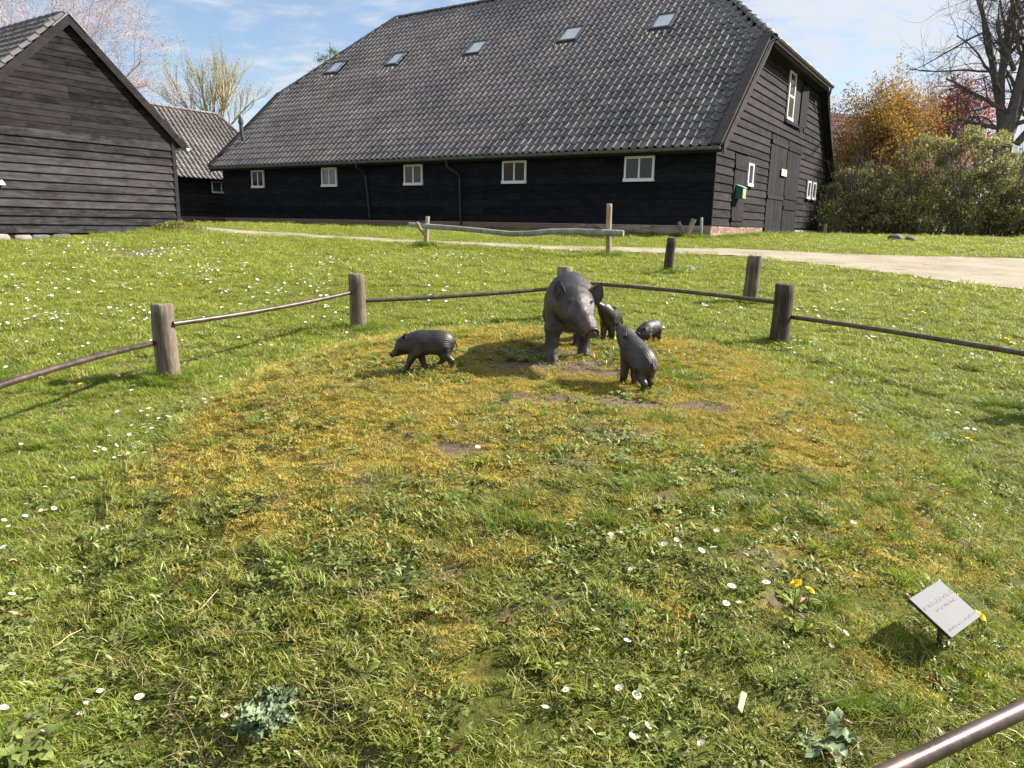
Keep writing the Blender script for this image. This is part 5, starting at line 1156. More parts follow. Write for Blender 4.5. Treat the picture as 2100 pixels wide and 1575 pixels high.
# dark picket fence
pf = empty('picket_fence', (27.2, 37.6, gz(27.2, 37.6))); tag(pf, 'dark upright board fence at the right edge behind the shrubs', 'fence')
for i in range(16):
    m = MB(); h = 1.25+random.uniform(-0.04, 0.04); x = i*0.27; m.hexa([(x, -0.012, 0.1), (x+0.17, -0.012, 0.1), (x+0.17, 0.012, 0.1), (x, 0.012, 0.1), (x+0.01, -0.012, h), (x+0.16, -0.012, h), (x+0.16, 0.012, h), (x+0.01, 0.012, h)]); link('picket', m.mesh('picket', M['long_wall_wood']), pf)
for z_ in (0.35, 1.0):
    m = MB(); m.box((-0.1, 0.013, z_), (4.4, 0.05, z_+0.09)); link('fence_rail', m.mesh('fence_rail', M['long_wall_wood']), pf)
# red roofed house far behind
hs = empty('house', (27.5, 59.0, gz(27, 59)), 0.25); tag(hs, 'house with a red tiled roof half hidden behind the bronze tree', 'house')
simple('house_brick', (0.07, 0.05, 0.04), 0.9, var=0.3, scale=3)
m = MB(); m.box((-6, -3.5, -0.5), (6, 3.5, 5.0)); link('wall', m.mesh('wall', M['house_brick']), hs)
V = []; F = []
for sg in (-1, 1):
    for r in range(12):
        for c in range(44):
            x0 = -6.4+c*0.291; y0 = sg*(4.1-r*0.342); y1 = sg*(4.1-(r+1)*0.342); z0 = 4.6+r*0.36; b = len(V)
            V += [(x0, y0, z0+0.04), (x0+0.14, y0, z0+0.09), (x0+0.285, y0, z0+0.04), (x0, y1, z0+0.36), (x0+0.14, y1, z0+0.41), (x0+0.285, y1, z0+0.36)]; F += [(b, b+1, b+4, b+3), (b+1, b+2, b+5, b+4)]
me = mesh_np('roof', np.array(V), np.array(F), M['red_tile']); ro = link('roof', me, hs)
m = MB(); m.add([(-6.0, -3.6, 4.9), (-6.0, 3.6, 4.9), (-6.0, 0, 8.7)], [(0, 1, 2)]); m.add([(6.0, -3.6, 4.9), (6.0, 3.6, 4.9), (6.0, 0, 8.7)], [(0, 2, 1)]); link('gable', m.mesh('gable', M['house_brick']), hs)
for i, (x, z_) in enumerate(((-3.5, 2.4), (0, 2.4), (3.5, 2.4))):
    m = MB(); m.box((x-0.6, -3.56, z_), (x+0.6, -3.5, z_+1.3)); wv = link('window', m.mesh('window', M['white_paint']), hs)
    m = MB(); m.box((x-0.5, -3.575, z_+0.1), (x+0.5, -3.561, z_+1.2)); link('window_pane', m.mesh('window_pane', M['window_glass']), wv)
m = MB(); m.box((2.0, -0.4, 8.0), (2.8, 0.4, 9.7)); link('chimney', m.mesh('chimney', M['house_brick']), hs)
# far-off wood closing the view
rng = np.random.default_rng(77); n = 26000; xx = rng.uniform(30, 150, n); yy = 82+rng.normal(size=n)*3; hh = 7+5*fbm(xx, yy*0, 0.09, 4); zz = rng.random(n)**0.8*hh
link_o = link('far_wood', cards(np.stack([xx, yy, zz+EYE-0.19], -1), 0.7, rng, M['olive_leaf'], 'far_wood', 0.8)); tag(link_o, 'line of distant trees beyond the shrubs', 'wood', kind='stuff')
n = 30000; xx = rng.uniform(-160, -22, n); yy = 90+rng.normal(size=n)*3; hh = 4+3*fbm(xx, yy*0, 0.09, 4); zz = rng.random(n)**0.8*hh
link_o = link('far_wood', cards(np.stack([xx, yy, zz+EYE-0.19], -1), 0.7, rng, M['olive_leaf'], 'far_wood', 0.8)); tag(link_o, 'line of distant trees beyond the left barn', 'wood', kind='stuff')
# ------------------------------------------------------------------ bronze boar family
def surface_nets(D, org, h):
    """smooth mesh of the zero level of a distance grid"""
    s = D < 0; nx, ny, nz = D.shape
    c = np.stack([s[i:nx-1+i, j:ny-1+j, k:nz-1+k] for i in (0, 1) for j in (0, 1) for k in (0, 1)]); mixed = c.any(0) & ~c.all(0)
    idx = -np.ones(mixed.shape, int); cells = np.argwhere(mixed); idx[tuple(cells.T)] = np.arange(len(cells))
    acc = np.zeros((len(cells), 3)); cnt = np.zeros(len(cells))
    for a in range(3):
        o = [b for b in range(3) if b != a]
        for p in (0, 1):
            for q in (0, 1):
                o0 = np.zeros(3, int); o0[o[0]] = p; o0[o[1]] = q; o1 = o0.copy(); o1[a] = 1
                d0 = D[tuple((cells+o0).T)]; d1 = D[tuple((cells+o1).T)]; k = (d0 < 0) != (d1 < 0); t = np.where(k, d0/(d0-d1+1e-12), 0)
                pos = np.repeat(o0[None].astype(float), len(cells), 0); pos[:, a] += t; acc[k] += pos[k]; cnt[k] += 1
    V = (cells+acc/np.maximum(cnt, 1)[:, None])*h+org; F = []
    for a in range(3):
        b, c_ = (a+1) % 3, (a+2) % 3; sl0 = [slice(1, -1)]*3; sl0[a] = slice(0, -1); sl1 = list(sl0); sl1[a] = slice(1, None)
        s0 = s[tuple(sl0)]; s1 = s[tuple(sl1)]; e = np.argwhere(s0 != s1)+1; e[:, a] -= 1; flip = s0[tuple((np.argwhere(s0 != s1)).T)]
        def g(db, dc): q = e.copy(); q[:, b] -= db; q[:, c_] -= dc; return idx[tuple(q.T)]
        quad = np.stack([g(1, 1), g(0, 1), g(0, 0), g(1, 0)], 1); quad[~flip] = quad[~flip][:, ::-1]; F.append(quad)
    F = np.concatenate(F); return V, F[(F >= 0).all(1)]
def smin(a, b, k): h = np.clip(0.5+0.5*(b-a)/k, 0, 1); return b*(1-h)+a*h-k*h*(1-h)
def sd_cone(P, a, b, ra, rb):
    a = np.array(a, float); b = np.array(b, float); ba = b-a; t = np.clip(((P-a)@ba)/(ba@ba), 0, 1); return np.linalg.norm(P-a-t[..., None]*ba, axis=-1)-(ra+(rb-ra)*t)
def sd_ell(P, c, r, rot=None):
    q = P-np.array(c, float)
    if rot is not None: q = q @ np.array(Euler(rot).to_matrix())
    r = np.array(r, float); k0 = np.linalg.norm(q/r, axis=-1); k1 = np.linalg.norm(q/(r*r), axis=-1); return k0*(k0-1)/np.maximum(k1, 1e-9)
def sculpt(prims, lo, hi, h, cuts=()):
    ax = [np.arange(l, u+h, h) for l, u in zip(lo, hi)]; P = np.stack(np.meshgrid(*ax, indexing='ij'), -1); D = None
    for pr in prims:
        k = pr[-1]; d = sd_cone(P, *pr[1:-1]) if pr[0] == 'c' else sd_ell(P, *pr[1:-1]); D = d if D is None else smin(D, d, k)
    for pr in cuts: d = sd_cone(P, *pr[1:-1]) if pr[0] == 'c' else sd_ell(P, *pr[1:-1]); D = -smin(-D, d, pr[-1])
    return surface_nets(D, np.array(lo), h)
def ear_mesh(L, w, cup, tip=0.0, n=9, m=7, th=0.006):
    """cupped leaf shaped ear, root at the origin, length along +z, hollow towards +x"""
    V = []; F = []
    for s in (0, 1):
        for i in range(n):
            t = i/(n-1); ww = w*max(0.10, math.sin(PI*(0.20+0.80*t*0.98))**0.75)*(1.0 if t < 0.9 else 0.8)
            for j in range(m):
                q = -1+2*j/(m-1); a = q*cup; x = -math.cos(a)*ww*0.55+ww*0.55-s*th-0.12*L*t*t*tip; y = math.sin(a)*ww*0.5/math.sin(cup) if cup > 0.05 else q*ww*0.5; V.append((x, y, L*t*(1-0.10*q*q)))
    N = n*m
    for s in (0, 1):
        for i in range(n-1):
            for j in range(m-1):
                f = (s*N+i*m+j, s*N+i*m+j+1, s*N+(i+1)*m+j+1, s*N+(i+1)*m+j); F.append(f if s else f[::-1])
    for i in range(n-1):
        for j in (0, m-1): f = (i*m+j, (i+1)*m+j, N+(i+1)*m+j, N+i*m+j); F.append(f if j else f[::-1])
    for j in range(m-1): F.append(((n-1)*m+j, (n-1)*m+j+1, N+(n-1)*m+j+1, N+(n-1)*m+j))
    return V, F
def put_ear(root, p, d, face, L, w, cup, mat):
    V, F = ear_mesh(L, w, cup, 0.6); me = bpy.data.meshes.new('ear'); me.from_pydata(V, [], F); me.materials.append(mat); me.update(); me.polygons.foreach_set('use_smooth', np.ones(len(F), bool))
    z = Vector(d).normalized(); x = Vector(face); x = (x-z*x.dot(z)).normalized(); y = z.cross(x); o = link('ear', me, root); o.matrix_local = Matrix.Translation(Vector(p)) @ Matrix((x, y, z)).transposed().to_4x4(); return o
def add_eye(root, p, r, out, mat):
    p = Vector(p); out = Vector(out).normalized(); bm2 = bmesh.new(); bmesh.ops.create_uvsphere(bm2, u_segments=12, v_segments=8, radius=r); me = bpy.data.meshes.new('eye'); bm2.to_mesh(me); bm2.free()
    me.materials.append(M[mat]); me.polygons.foreach_set('use_smooth', np.ones(len(me.polygons), bool)); o = link('eye', me, root, p); return o
def body_obj(root, V, F, mat):
    me = mesh_np('body', V, F, mat, True); o = link('body', me, root); md = o.modifiers.new('smooth', 'SMOOTH'); md.factor = 0.5; md.iterations = 3; return o

def make_sow():
    S = 0.918; x0, y0 = 0.425*S, 5.50*S; z0 = gz(0.43*S, 5.45*S); root = empty('bronze_sow', (x0, y0, z0), math.radians(-92.5)); root.scale = (S, S, S); tag(root, 'large dark bronze wild sow standing on top of the mound facing the camera', 'statue')
    def gh(x, y):   # ground under a foot, in local coordinates
        a = root.rotation_euler.z; wx = x0+S*(math.cos(a)*x-math.sin(a)*y); wy = y0+S*(math.sin(a)*x+math.cos(a)*y); return (gz(wx, wy)-z0)/S
    # y>0 is her left, the right side of the photograph
    FR = (0.27, -0.125); FL = (0.10, 0.115); RR = (-0.24, -0.135); RL = (-0.24, 0.085)
    pr = [('e', (-0.26, 0, 0.41), (0.20, 0.158, 0.195), 0.05), ('e', (0.00, 0, 0.385), (0.34, 0.172, 0.21), 0.10), ('e', (0.13, 0, 0.415), (0.20, 0.158, 0.205), 0.09),
          ('c', (0.16, 0, 0.445), (0.34, 0.02, 0.430), 0.150, 0.130, 0.08), ('c', (0.32, 0.02, 0.415), (0.43, 0.045, 0.400), 0.124, 0.110, 0.06), ('e', (0.40, 0.04, 0.355), (0.12, 0.112, 0.095), 0.05),
          ('c', (0.43, 0.05, 0.395), (0.575, 0.105, 0.305), 0.095, 0.063, 0.05), ('c', (0.575, 0.105, 0.315), (0.645, 0.133, 0.262), 0.055, 0.040, 0.03), ('c', (0.40, 0.045, 0.345), (0.57, 0.10, 0.265), 0.07, 0.042, 0.04),
          ('e', (0.492, -0.008, 0.462), (0.030, 0.024, 0.013), 0.015), ('e', (0.470, 0.122, 0.462), (0.030, 0.024, 0.013), 0.015)]
    for (x, y), hx in ((FR, 0.18), (FL, 0.15)):
        g = gh(x, y); s = math.copysign(1, y)
        pr += [('c', (hx, 0.085*s, 0.40), (x*0.75+hx*0.25, y*0.97, 0.23), 0.085, 0.062, 0.05), ('c', (x*0.75+hx*0.25, y*0.97, 0.23), (x, y, g+0.085), 0.058, 0.043, 0.03), ('c', (x, y, g+0.085), (x+0.02, y, g+0.01), 0.044, 0.054, 0.02)]
    for (x, y) in (RR, RL):
        g = gh(x, y); s = math.copysign(1, y)
        pr += [('c', (-0.24, 0.09*s, 0.38), (-0.22, y*0.95, 0.27), 0.105, 0.075, 0.05), ('c', (-0.22, y*0.95, 0.27), (-0.30, y, 0.17), 0.068, 0.045, 0.03), ('c', (-0.30, y, 0.17), (x-0.01, y, g+0.07), 0.042, 0.037, 0.02), ('c', (x, y, g+0.07), (x+0.02, y, g+0.01), 0.038, 0.046, 0.02)]
    cuts = [('e', (0.27+0.075, -0.125, gh(*FR)+0.02), (0.03, 0.006, 0.06), 0.008), ('e', (0.10+0.075, 0.115, gh(*FL)+0.02), (0.03, 0.006, 0.06), 0.008), ('e', (-0.24+0.07, 0.085, gh(*RL)+0.02), (0.03, 0.006, 0.05), 0.008),
            ('c', (0.47, -0.035, 0.335), (0.60, 0.062, 0.268), 0.006, 0.005, 0.010), ('c', (0.47, 0.150, 0.335), (0.615, 0.165, 0.268), 0.006, 0.005, 0.010), ('e', (0.512, -0.020, 0.440), (0.014, 0.015, 0.009), 0.006), ('e', (0.492, 0.132, 0.440), (0.014, 0.015, 0.009), 0.006)]
    V, F = sculpt(pr, (-0.54, -0.28, -0.10), (0.74, 0.28, 0.74), 0.0095, cuts); body_obj(root, V, F, M['bronze'])
    # snout disc with two nostrils
    d = Vector((0.070, 0.028, -0.050)).normalized(); c = Vector((0.652, 0.136, 0.257)); z = d; x = z.cross(Vector((0, 0, 1))).normalized(); y = x.cross(z)
    V = []; F = []; n = 24; rings = ((0.90, -0.022), (1.0, -0.006), (1.05, 0.002), (1.02, 0.010), (0.90, 0.011), (0.80, 0.004), (0.0, 0.003))
    for rr, h in rings:
        for i in range(n): a = 2*PI*i/n; V.append(tuple(c+x*math.cos(a)*0.049*rr+y*math.sin(a)*0.043*rr*(1+0.08*math.sin(a))+z*h))
    for j in range(len(rings)-1):
        for i in range(n): F.append((j*n+i, j*n+(i+1) % n, (j+1)*n+(i+1) % n, (j+1)*n+i))
    me = bpy.data.meshes.new('snout_disc'); me.from_pydata(V, [], F); me.materials.append(M['brown_bronze']); me.update(); me.polygons.foreach_set('use_smooth', np.ones(len(F), bool)); sn = link('snout_disc', me, root)
    for s in (-1, 1):
        bm2 = bmesh.new(); bmesh.ops.create_uvsphere(bm2, u_segments=10, v_segments=6, radius=1); mt = Matrix.Translation(c+x*s*0.017+z*0.0045+y*(-0.002)) @ Matrix((x, y, z)).transposed().to_4x4() @ Matrix.Diagonal((0.0085, 0.010, 0.003, 1)); bm2.transform(mt)
        me = bpy.data.meshes.new('nostril'); bm2.to_mesh(me); bm2.free(); me.materials.append(M['dark_bronze']); link('nostril', me, sn)
    put_ear(root, (0.395, -0.068, 0.445), (0.03, -0.22, 0.90), (0.9, -0.35, 0.1), 0.150, 0.095, 1.1, M['bronze']); put_ear(root, (0.365, 0.128, 0.435), (-0.06, 0.50, 0.80), (0.95, 0.15, -0.1), 0.165, 0.125, 0.8, M['bronze'])
    add_eye(root, (0.502, -0.012, 0.440), 0.012, (1, -0.3, 0), 'bronze'); add_eye(root, (0.482, 0.124, 0.440), 0.012, (1, 0.4, 0), 'bronze')
    m = MB(); m.tube([(-0.44, 0, 0.50), (-0.475, 0.005, 0.43), (-0.48, 0.012, 0.34), (-0.47, 0.01, 0.27)], [0.017, 0.013, 0.010, 0.012], 8); link('tail', m.mesh('tail', M['bronze'], True), root)
make_sow()

def hit(px, py, dz=0.0):
    v = _f+_x*((px-1050)/1486)-_u*((py-787.5)/1486); t = np.linspace(0.9, 60, 24000); z = height(v.x*t, v.y*t)+dz; k = int(np.argmax(EYE+v.z*t < z)); return v.x*t[k], v.y*t[k]

def make_piglet(px_, py_, yref, head_ang, pitch, label, walk=(0.055, -0.045, -0.03, 0.03), yaw=0.0, scale=1.0, bend=0.0, seat=0.0, tailc=0.0):
    """pitch: how far neck and head are raised; bend: how far the chest is lifted"""
    x0, y0 = hit(px_, py_); scale = scale*y0/yref; z0 = gz(x0, y0); root = empty('bronze_piglet', (x0, y0, z0), math.radians(head_ang)); tag(root, label, 'statue', 'bronze piglets round the sow'); root.scale = (scale,)*3; a0 = root.rotation_euler.z
    def gh(x, y): return (gz(x0+scale*(math.cos(a0)*x-math.sin(a0)*y), y0+scale*(math.sin(a0)*x+math.cos(a0)*y))-z0)/scale
    def lift(p):   # raises everything in front of the hips
        x, y, z = p; t = max(0.0, x+0.10); return (x-bend*t*0.18, y, z+bend*t)
    cp, sp_, cy_, sy_ = math.cos(pitch), math.sin(pitch), math.cos(yaw), math.sin(yaw); N0 = Vector(lift((0.10, 0, 0.190)))
    def hd(x, y, z):  # head frame, origin at the neck, x forward
        xx = x*cp-z*sp_; zz = x*sp_+z*cp; return tuple(N0+Vector((xx*cy_-y*sy_, xx*sy_+y*cy_, zz)))
    pr = [('e', lift((-0.105, 0, 0.185)), (0.092, 0.074, 0.086), 0.03), ('e', lift((-0.02, 0, 0.190)), (0.128, 0.075, 0.086), 0.04), ('e', lift((0.055, 0, 0.178)), (0.088, 0.070, 0.084), 0.04),
          ('c', lift((0.05, 0, 0.188)), hd(0.035, 0, 0.0), 0.072, 0.064, 0.035), ('c', hd(0.03, 0, 0), hd(0.070, 0, 0.0), 0.062, 0.057, 0.03), ('c', hd(0.075, 0, 0.0), hd(0.135, 0, -0.018), 0.051, 0.027, 0.02), ('c', hd(0.135, 0, -0.018), hd(0.168, 0, -0.024), 0.023, 0.0175, 0.015),
          ('c', hd(0.06, 0, -0.02), hd(0.14, 0, -0.032), 0.036, 0.015, 0.02)]
    fx = 0.068-bend*0.02; lz = lift((0.07, 0, 0.13))[2]
    for s, wx in ((1, walk[0]), (-1, walk[1])):
        g = gh(fx+wx, 0.036*s); pr += [('c', (fx+0.0, 0.034*s, lz), (fx+wx*0.5, 0.037*s, 0.075), 0.041, 0.026, 0.02), ('c', (fx+wx*0.5, 0.037*s, 0.075), (fx+wx, 0.037*s, g+0.012), 0.025, 0.020, 0.012), ('c', (fx+wx, 0.037*s, g+0.012), (fx+wx+0.010, 0.037*s, g+0.006), 0.018, 0.017, 0.01)]
    for s, wx in ((1, walk[2]), (-1, walk[3])):
        g = gh(-0.125+wx, 0.036*s); pr += [('c', (-0.115, 0.036*s, 0.155), (-0.115+wx*0.3, 0.038*s, 0.105), 0.048, 0.034, 0.02), ('c', (-0.115+wx*0.3, 0.038*s, 0.105), (-0.150+wx*0.7, 0.037*s, 0.065), 0.030, 0.021, 0.015), ('c', (-0.150+wx*0.7, 0.037*s, 0.065), (-0.130+wx, 0.037*s, g+0.012), 0.020, 0.0175, 0.012), ('c', (-0.130+wx, 0.037*s, g+0.012), (-0.12+wx, 0.037*s, g+0.006), 0.018, 0.017, 0.01)]
    V, F = sculpt(pr, (-0.25, -0.15, -0.06), (0.36, 0.15, 0.50), 0.0058); bo = body_obj(root, V, F, M['striped_bronze'])
    tt = np.maximum(0, V[:, 0]+0.10); zu = V[:, 2]-bend*tt; th = np.arctan2(V[:, 1], zu-0.165)
    w_ = sst(0.105, 0.145, zu)*sst(0.13, 0.08, V[:, 0]+0.3*np.maximum(0, zu-0.24)*0); pel = np.stack([V[:, 0]*2.6, th, w_], -1).astype(np.float32)
    at = bo.data.attributes.new('pelt', 'FLOAT_VECTOR', 'POINT'); at.data.foreach_set('vector', pel.ravel())
    E = Matrix.Rotation(yaw, 3, 'Z') @ Matrix.Rotation(-pitch, 3, 'Y')
    for s in (1, -1): put_ear(root, hd(0.040, 0.036*s, 0.030), E @ Vector((-0.35, 0.55*s, 0.85)), E @ Vector((0.75, 0.75*s, 0.1)), 0.062, 0.046, 1.0, M['bronze'])
    for s in (1, -1): add_eye(root, hd(0.088, 0.036*s, 0.012), 0.0055, (0, s, 0), 'dark_bronze')
    q = Vector(hd(0.181, 0, -0.026)); zz = Vector(E @ Vector((1, 0, -0.1))).normalized(); m = MB(); m.tube([q-zz*0.012, q-zz*0.001, q+zz*0.002], [0.0195, 0.021, 0.018], 14); link('snout_disc', m.mesh('snout_disc', M['dark_bronze'], True), root)
    t0 = Vector(lift((-0.185, 0, 0.205))); m = MB(); m.tube([t0+Vector((0.012, 0, 0.006)), t0+Vector((-0.012, 0, -0.004)), t0+Vector((-0.022, 0.004, -0.026)), t0+Vector((-0.026, 0.006, -0.050))], [0.009, 0.0075, 0.006, 0.0045], 7); link('tail', m.mesh('tail', M['bronze'], True), root)
    return root
pig1 = make_piglet(876, 756, 5.04, 183, -0.42, 'lone bronze piglet with a white speck on its back walking left', walk=(0.085, -0.050, -0.035, 0.045))
make_piglet(1300, 796, 4.60, 116, 0.80, 'front bronze piglet reaching its snout up to the sow, seen from behind', walk=(0.03, -0.01, -0.02, 0.03), bend=0.52, scale=0.96)
make_piglet(1250, 698, 6.38, 246, 0.85, 'bronze piglet raising its snout just behind the head of the sow', walk=(0.0, 0.02, 0.0, 0.02), bend=0.22, yaw=-0.45, scale=1.0)
make_piglet(1330, 705, 6.45, 222, -0.75, 'bronze piglet farthest back with its head lowered at the mound edge', walk=(0.01, -0.01, 0.0, 0.01), scale=0.78, bend=-0.12)
tag(link('white_speck', (lambda b: b.mesh('white_speck', M['white_paint'], True))(MB().tube([(0, 0, 0), (0.0, 0, 0.003)], [0.007, 0.004], 9)), None, (pig1.location.x+0.01, pig1.location.y, pig1.location.z+0.271*pig1.scale.x)), 'tiny white speck on the back of the lone left piglet', 'droppings')  # small white disc on top of the left piglet's back

# ------------------------------------------------------------------ flowers, weeds and leaf litter
simple('petal', (0.80, 0.80, 0.78), 0.6, var=0.08); simple('pink_petal', (0.72, 0.48, 0.52), 0.6, var=0.15); simple('flower_yellow', (0.85, 0.52, 0.02), 0.6, var=0.15, scale=60); simple('stem_green', (0.14, 0.20, 0.05), 0.6, var=0.3); simple('dandelion_yellow', (0.85, 0.58, 0.01), 0.6, var=0.2, scale=90)
def petals_mesh(r, n, mat, cup=0.25, ri=0.25):
    V = []; F = []
    for k in range(n):
        a = 2*PI*k/n; w_ = PI/n*0.92; c = 0.04*(k % 2); b = len(V)
        for rr, ww in ((ri, w_*0.6), (0.7, w_), (1.0, w_*0.62)):
            for s in (-1, 1): an = a+s*ww; V.append((math.cos(an)*rr*r, math.sin(an)*rr*r, (rr*rr*cup+c)*r))
        F += [(b, b+2, b+3, b+1), (b+2, b+4, b+5, b+3)]
    me = bpy.data.meshes.new('petals'); me.from_pydata(V, [], F); me.materials.append(mat); me.update(); return me
def disc_mesh(r, mat, h=0.5, name='flower_centre'):
    m = MB(); m.tube([(0, 0, 0), (0, 0, r*h*0.6), (0, 0, r*h)], [r, r*0.9, r*0.4], 9); me = m.mesh(name, mat, True); return me
PM = [petals_mesh(0.0125, 16, M['petal'], 0.22), petals_mesh(0.0115, 14, M['petal'], 0.45), petals_mesh(0.009, 14, M['pink_petal'], 0.9)]
CM = disc_mesh(0.0044, M['flower_yellow'], 0.8)
def stem_mesh(h, bend): m = MB(); m.tube([(bend, 0, -h-0.01), (bend*0.5, 0, -h*0.5), (0, 0, 0)], [0.0012, 0.0011, 0.0012], 5, cap=False); return m.mesh('stem', M['stem_green'], True)
SM = [stem_mesh(0.03, 0.008), stem_mesh(0.045, -0.015)]
_m = MB(); FARM = bpy.data.meshes.new('daisy'); _v = []; _ff = []
for rr in (0.0045, 0.0135):
    for i in range(8): a = 2*PI*i/8; _v.append((math.cos(a)*rr, math.sin(a)*rr, 0.001 if rr < 0.01 else 0.004))
_ff = [tuple(range(8))]+[(i, (i+1) % 8, 8+(i+1) % 8, 8+i) for i in range(8)]
FARM.from_pydata(_v, [], _ff); FARM.materials.append(M['petal']); FARM.materials.append(M['flower_yellow']); FARM.polygons[0].material_index = 1; FARM.update()
near_px = [(206, 1422), (287, 1435), (222, 1474), (229, 1486), (461, 1473), (8, 1457), (3, 1438), (1207, 1048), (1271, 1099), (1363, 1121), (1387, 1112), (1438, 1136), (1470, 1098), (1464, 1127), (1294, 1172), (1571, 1202), (1500, 1212), (1489, 1243), (1517, 1246),
    (1286, 1323), (1271, 1421), (1305, 1434), (1161, 1424), (1119, 1458), (1326, 1496), (1295, 1522), (1439, 1534), (93, 1001), (9, 1072), (20, 1087), (55, 1037), (61, 1041), (94, 1033), (55, 1055), (52, 1062), (86, 1051), (96, 1052), (111, 1046), (8, 1126), (25, 1224), (175, 1171), (213, 1090), (224, 1085),
    (206, 989), (150, 982), (25, 915), (44, 915), (1732, 1307), (1975, 1126), (1750, 1080), (1944, 845), (1963, 850), (1924, 859), (2052, 866), (2055, 884), (1983, 884), (1997, 886), (1706, 789), (1753, 788), (1785, 807), (600, 868), (1253, 1101), (980, 920), (1640, 885), (1460, 705)]
pink_px = [(178, 1452), (166, 1467), (1703, 1333), (1253, 1105)]
mid_px = [(306, 843), (290, 848), (242, 848), (304, 856), (343, 856), (349, 860), (326, 861), (271, 876), (295, 874), (308, 873), (312, 880), (296, 880), (252, 899), (266, 895), (285, 908), (226, 900), (195, 929), (193, 938), (204, 922), (214, 925), (239, 918), (241, 926), (275, 921), (263, 934), (246, 938), (235, 943), (232, 953), (258, 952), (261, 953), (297, 934), (225, 896), (277, 921), (303, 892),
    (266, 805), (271, 805), (144, 805), (243, 773), (276, 770), (290, 769), (303, 762), (79, 772), (83, 777), (63, 775), (90, 771), (13, 756), (170, 715), (190, 713), (182, 708), (122, 729), (104, 718), (381, 748), (300, 700), (36, 703), (46, 702), (55, 704), (241, 702), (2045, 747), (2061, 750), (2078, 771), (1777, 692), (1788, 693), (1794, 694), (433, 774), (418, 823), (436, 820), (423, 829), (454, 777), (545, 755), (577, 749), (590, 748), (534, 712), (541, 718), (556, 712), (606, 690), (690, 716)]
spots = [(p, 'n') for p in near_px]+[(p, 'p') for p in pink_px]+[(p, 'm') for p in mid_px]
rd = random.Random(9)
def drift(cx, cy, rx, ry, n):
    for _ in range(int(n*1.7)): spots.append(((cx+rd.gauss(0, rx), cy+rd.gauss(0, ry)), 'd'))
for a in ((300, 648, 40, 14, 16), (270, 660, 60, 10, 10), (90, 660, 60, 16, 26), (180, 560, 130, 22, 60), (400, 560, 40, 12, 30), (470, 545, 30, 8, 20), (60, 600, 50, 20, 26), (220, 510, 110, 9, 60), (130, 500, 80, 6, 45), (400, 510, 70, 10, 42), (340, 520, 40, 7, 30), (590, 580, 90, 16, 34), (560, 605, 80, 14, 26), (650, 545, 70, 12, 26),
          (720, 530, 50, 8, 22), (930, 525, 34, 5, 52), (880, 540, 40, 8, 16), (940, 548, 20, 5, 14), (820, 560, 60, 15, 22), (900, 600, 50, 15, 12), (1000, 560, 60, 14, 14), (1120, 510, 60, 6, 10), (1410, 551, 20, 3, 22), (1500, 531, 40, 5, 14), (1460, 640, 60, 18, 16), (1650, 610, 40, 14, 8), (1850, 680, 80, 25, 18), (1720, 640, 60, 14, 10), (1560, 600, 40, 12, 8), (1700, 540, 50, 8, 12), (1900, 575, 30, 5, 8), (680, 640, 60, 22, 20), (420, 690, 60, 18, 12), (940, 650, 60, 12, 10), (1200, 640, 40, 14, 6), (1640, 720, 30, 12, 8), (1590, 530, 30, 4, 10), (1960, 510, 80, 6, 26), (1780, 500, 60, 6, 14)): drift(*a)
LM = [((-2.73, 5.64), 'the left fence post'), ((-1.67, 7.76), 'the second fence post'), ((2.78, 7.48), 'the right fence post'), ((1.55, 2.4), 'the metal plaque'), ((0.39, 5.0), 'the bronze sow'), ((-0.53, 4.63), 'the lone left piglet'), ((3.3, 10.2), 'the split post in the lawn'), ((2.87, 13.6), 'the farthest single post'),
      ((-2.2, 18.4), 'the left end of the log rail'), ((2.1, 16.5), 'the right end of the log rail'), ((-10.0, 21.5), 'the corner of the left barn'), ((-0.70, 1.85), 'the grey toothed weed'), ((1.05, 2.62), 'the two dandelions'), ((-7.8, 15.2), 'the bare brown patch'), ((9, 14), 'the gravel path'), ((0.72, 1.95), 'the pale wood chip')]
placed = []
for p, k in spots:
    if not (-60 < p[0] < 2160 and p[1] < 1600): continue
    x, y = hit(p[0], p[1], 0.025 if k in 'nm' else 0.03)
    if y > 27 or built(x, y): continue
    if k == 'd' and inside(PATH_POLY, np.array([x]), np.array([y]))[0]: continue
    placed.append((math.hypot(x, y), x, y, k))
placed.sort(); byl = {}
ordn = ['', 'second ', 'third ', 'fourth ', 'fifth ', 'sixth ', 'seventh ', 'eighth ', 'ninth ', 'tenth ']
for d, x, y, k in placed[:300]:
    j = min(range(len(LM)), key=lambda i: (x-LM[i][0][0])**2+(y-LM[i][0][1])**2); byl.setdefault(j, []).append((math.hypot(x-LM[j][0][0], y-LM[j][0][1]), x, y, k, d))
